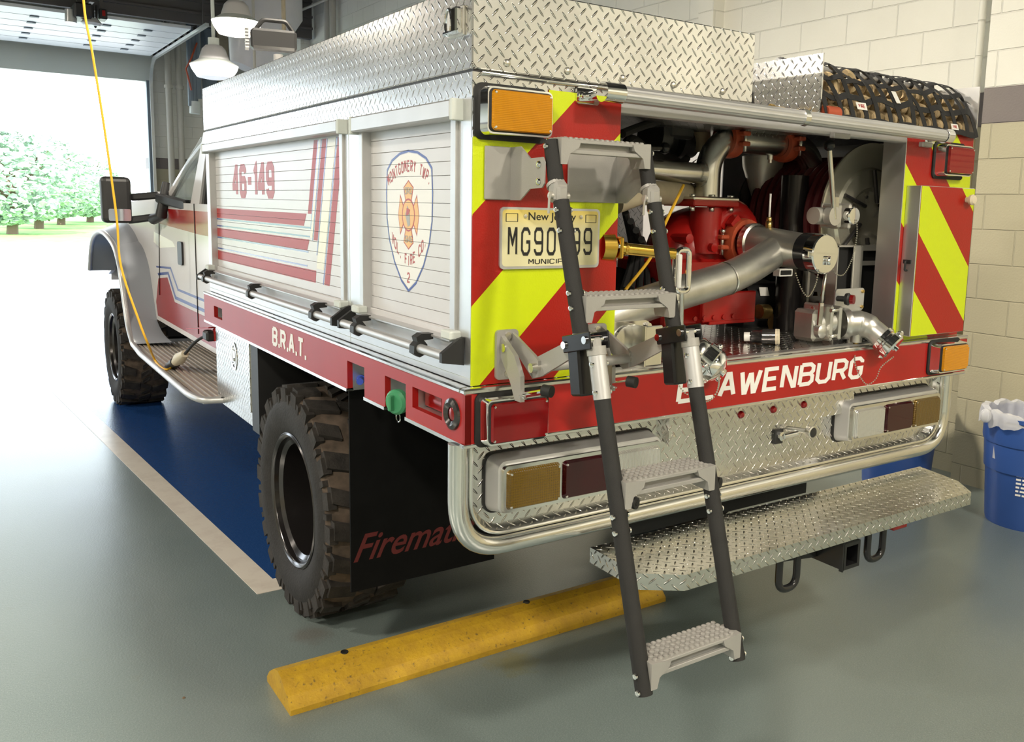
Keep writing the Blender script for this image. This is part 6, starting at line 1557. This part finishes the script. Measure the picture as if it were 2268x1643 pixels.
# side livery
def strip(pts, mat, nm, off=0.0006):
    m = MB(); m.poly([Vector((CXL, a, b)) for a, b in pts], -off, (1, 0, 0)); return part(m, nm, mat, cab)
strip([(2.78, 0.83), (4.62, 0.83), (4.66, 0.92), (4.55, 1.09), (4.25, 1.12), (4.05, 0.98), (2.78, 0.98)], 'cabred', 'red_stripe')
strip([(2.78, 1.00), (4.03, 1.00), (4.23, 1.14), (4.55, 1.11), (4.57, 1.125), (4.21, 1.16), (4.01, 1.02), (2.78, 1.02)], 'cabblue', 'blue_stripe')
strip([(2.78, 1.06), (3.95, 1.06), (4.15, 1.18), (4.60, 1.16), (4.62, 1.17), (4.13, 1.195), (3.93, 1.075), (2.78, 1.075)], 'cabblue', 'blue_stripe')
strip([(4.64, 1.40), (4.05, 1.36), (3.97, 1.33), (4.45, 1.30), (4.66, 1.33)], 'goldfade', 'gold_door_emblem')
strip([(3.30, 1.43), (4.42, 1.46), (4.42, 1.56), (2.95, 1.56), (2.95, 1.43)], 'cabred', 'belt_stripe')
# fender flare
fi = [(4.47, 0.665), (4.62, 0.76), (4.72, 0.90), (4.80, 1.04), (4.90, 1.18), (5.15, 1.30), (5.70, 1.36), (6.20, 1.27), (6.45, 1.02)]
fo = [(4.18, 0.705), (4.50, 0.735), (4.78, 0.85), (4.98, 0.99), (5.13, 1.17), (5.27, 1.32), (5.75, 1.43), (6.40, 1.38), (6.70, 1.02)]
m = MB(); prev = None; fs = []
for a, b in zip(spline([(0, *p) for p in fi], 4), spline([(0, *p) for p in fo], 4)):
    r = [m.bm.verts.new(v) for v in ((CXL, b.y, b.z), (CXL-0.05, b.y*0.7+a.y*0.3, b.z*0.7+a.z*0.3), (CXL-0.17, a.y*0.8+b.y*0.2, a.z*0.8+b.z*0.2), (CXL-0.19, a.y, a.z), (CXL-0.17, a.y, a.z-0.01), (CXL, a.y, a.z-0.01))]
    if prev: fs += [m.bm.faces.new((prev[k], prev[k+1], r[k+1], r[k])) for k in range(5)]
    prev = r
m._faces(fs, True)
M['flare'] = simple('grey blue fender flare', (0.30, 0.32, 0.36), 0.3)
part(m, 'fender_flare', 'flare', cab)
eb = spline([(CXL-0.185, *p) for p in fi], 4)
zr = 0.66
rb_pts = [Vector((-0.07, 4.50, zr))]+[Vector((-0.105, 4.10, zr)), Vector((-0.112, 2.69, zr)), Vector((-0.085, 2.53, zr)), Vector((0.02, 2.50, zr))]
flp = [Vector((CXL-0.185, a, b)) for a, b in fi[::-1]]
part(MB().tube(spline(flp, 5)+fillet(rb_pts, 0.1)[1:], 0.018, 12), 'trim_tube', 'satin', cab, 'pale tube edging the flare and running board')
# running board with ribs
P = [(-0.07, 4.52), (-0.10, 4.10), (-0.105, 2.70), (-0.08, 2.54), (0.02, 2.52), (0.30, 2.52), (0.30, 4.60), (0.08, 4.66)]
rb = part(MB().prism(P, 2, zr-0.02, zr+0.002), 'running_board', 'brushed', cab, 'ribbed running board')
m = MB()
for k in range(14):
    x = -0.085+k*0.028
    if x < 0.3: m.bar((x, 2.56, zr+0.004), (x, 4.45, zr+0.004), 0.012, 0.008)
M['rib'] = simple('tan running board ribs', (0.50, 0.44, 0.38), 0.45, 0.3)
part(m, 'running_board_ribs', 'rib', cab)
# mirror: pad, two arms
my = 4.45
a_, b_ = PY(220, 390, my), PY(292, 494, my)
mr_ = part(MB().obox(((a_.x+b_.x)/2, my, (a_.z+b_.z)/2), (abs(b_.x-a_.x), 0.10, abs(a_.z-b_.z)), None, 0.03, 3), 'side_mirror', 'blackplastic', cab, 'large black towing mirror')
part(MB().rrect(1, my-0.051, my-0.053, a_.x+0.035, b_.x-0.01, b_.z+0.015, b_.z+0.09, 0.01), 'spotter_glass', 'chrome', mr_)
for (p, q, z) in (((292, 437), (355, 432), 0), ((285, 488), (350, 480), 0)):
    A = PY(*p, my); B = PY(*q, 4.30)
    part(MB().bar(A, B, 0.05, 0.045, bev=0.01), 'mirror_arm', 'blackplastic', mr_)
q1, q2, q3 = PX(352, 480, 0.08), PX(366, 400, 0.09), PX(412, 455, 0.09)
part(MB().tube([PX(340, 485, 0.04), PX(357, 478, 0.06), PX(368, 404, 0.10)], [0.035, 0.035, 0.022], 12).bar(PX(350, 438, 0.06), PX(415, 455, 0.12), 0.04, 0.06, bev=0.01), 'mirror_bracket', 'blackplastic', mr_)
# headlamp edge
part(MB().rrect(0, CXL-0.004, CXL-0.03, 6.66, 6.80, 1.12, 1.30, 0.03), 'turn_lamp', 'clearlens', cab)

# charging plug socket on the truck and the yellow lead hanging from the roof
so = PX(478, 742, 0.02)
sk_ = part(MB().box(so.x-0.02, so.x+0.05, 2.58, 2.66, so.z-0.03, so.z+0.04, 0.006), 'shore_inlet', 'redinlet' if 0 else 'cabred', truck, 'red shore power inlet box')
part(MB().bar((so.x-0.02, 2.64, so.z+0.045), (so.x-0.07, 2.90, so.z+0.01), 0.05, 0.006), 'inlet_cover', 'cabred', sk_)
cord = empty('extension_cord', (-0.3, 3.2, 0.9)); tag(cord, 'yellow extension cord hanging from the roof to the truck side plug', 'cord')
e_ = PX(545, 830, 0)                                              # unused guide
pts = [CAM+_ray(x, y)*d for x, y, d in ((176, -260, 4.6), (185, 0, 4.65), (205, 120, 4.7), (232, 290, 4.8), (258, 480, 4.9), (268, 590, 4.95), (308, 711, 5.0), (327, 760, 5.03))]
ydip = pts[-1]
pl_ = PX(383, 812, -0.04); pl2 = PX(405, 785, -0.04)
m = MB().tube(spline([Vector((pts[0].x, pts[0].y, ZC-0.6))]+pts+[PZ(343, 797, 0.69), PZ(358, 814, 0.675), PZ(370, 818, 0.675), pl_], 6), 0.0062, 8)
m.build('yellow_lead', 'yellowcord', cord)
c0, c1 = PX(374, 815, -0.04), PX(410, 783, -0.04); md = c0.lerp(c1, 0.45)
MB().tube([c0, md], [0.028, 0.030], 16).build('connector', 'blackplastic', cord)
MB().tube([md, md.lerp(c1, 0.4), c1], [0.024, 0.034, 0.020], 16).build('plug_body', 'cream', cord)
MB().tube(spline([c1, PX(432, 758, -0.03), PX(452, 745, -0.01), Vector((so.x-0.03, 2.70, so.z))], 6), 0.008, 8).build('black_lead', 'blackrubber', cord)
MB().obox(Vector((so.x-0.03, 2.68, so.z)), (0.05, 0.09, 0.05), None, 0.010).build('inlet_plug', 'blackplastic', cord)

# ================================================================== tidy the hierarchy: thing > part > sub-part
def kids(o): return [c for c in bpy.data.objects if c.parent is o]
MAIN = {'ladder': 'ladder_rails', 'cab': 'cab_side', 'pump': 'pump_casing'}
for e in [o for o in kids(truck) if o.type == 'EMPTY']:
    ks = kids(e)
    base = e.name.split('.')[0]
    mains = [k for k in ks if k.name.split('.')[0] == MAIN.get(base, 'tyre')]
    mn = mains[0]; lab = e.get('label')
    for k in ks:
        if k is not mn: attach(k, mn)
    attach(mn, truck); bpy.data.objects.remove(e); mn.name = base
    if lab: mn['label'] = lab
def root_path(o):
    p = [o]
    while p[-1].parent: p.append(p[-1].parent)
    return p
for o in list(bpy.data.objects):
    p = root_path(o)
    if len(p) > 3: attach(o, p[-2])
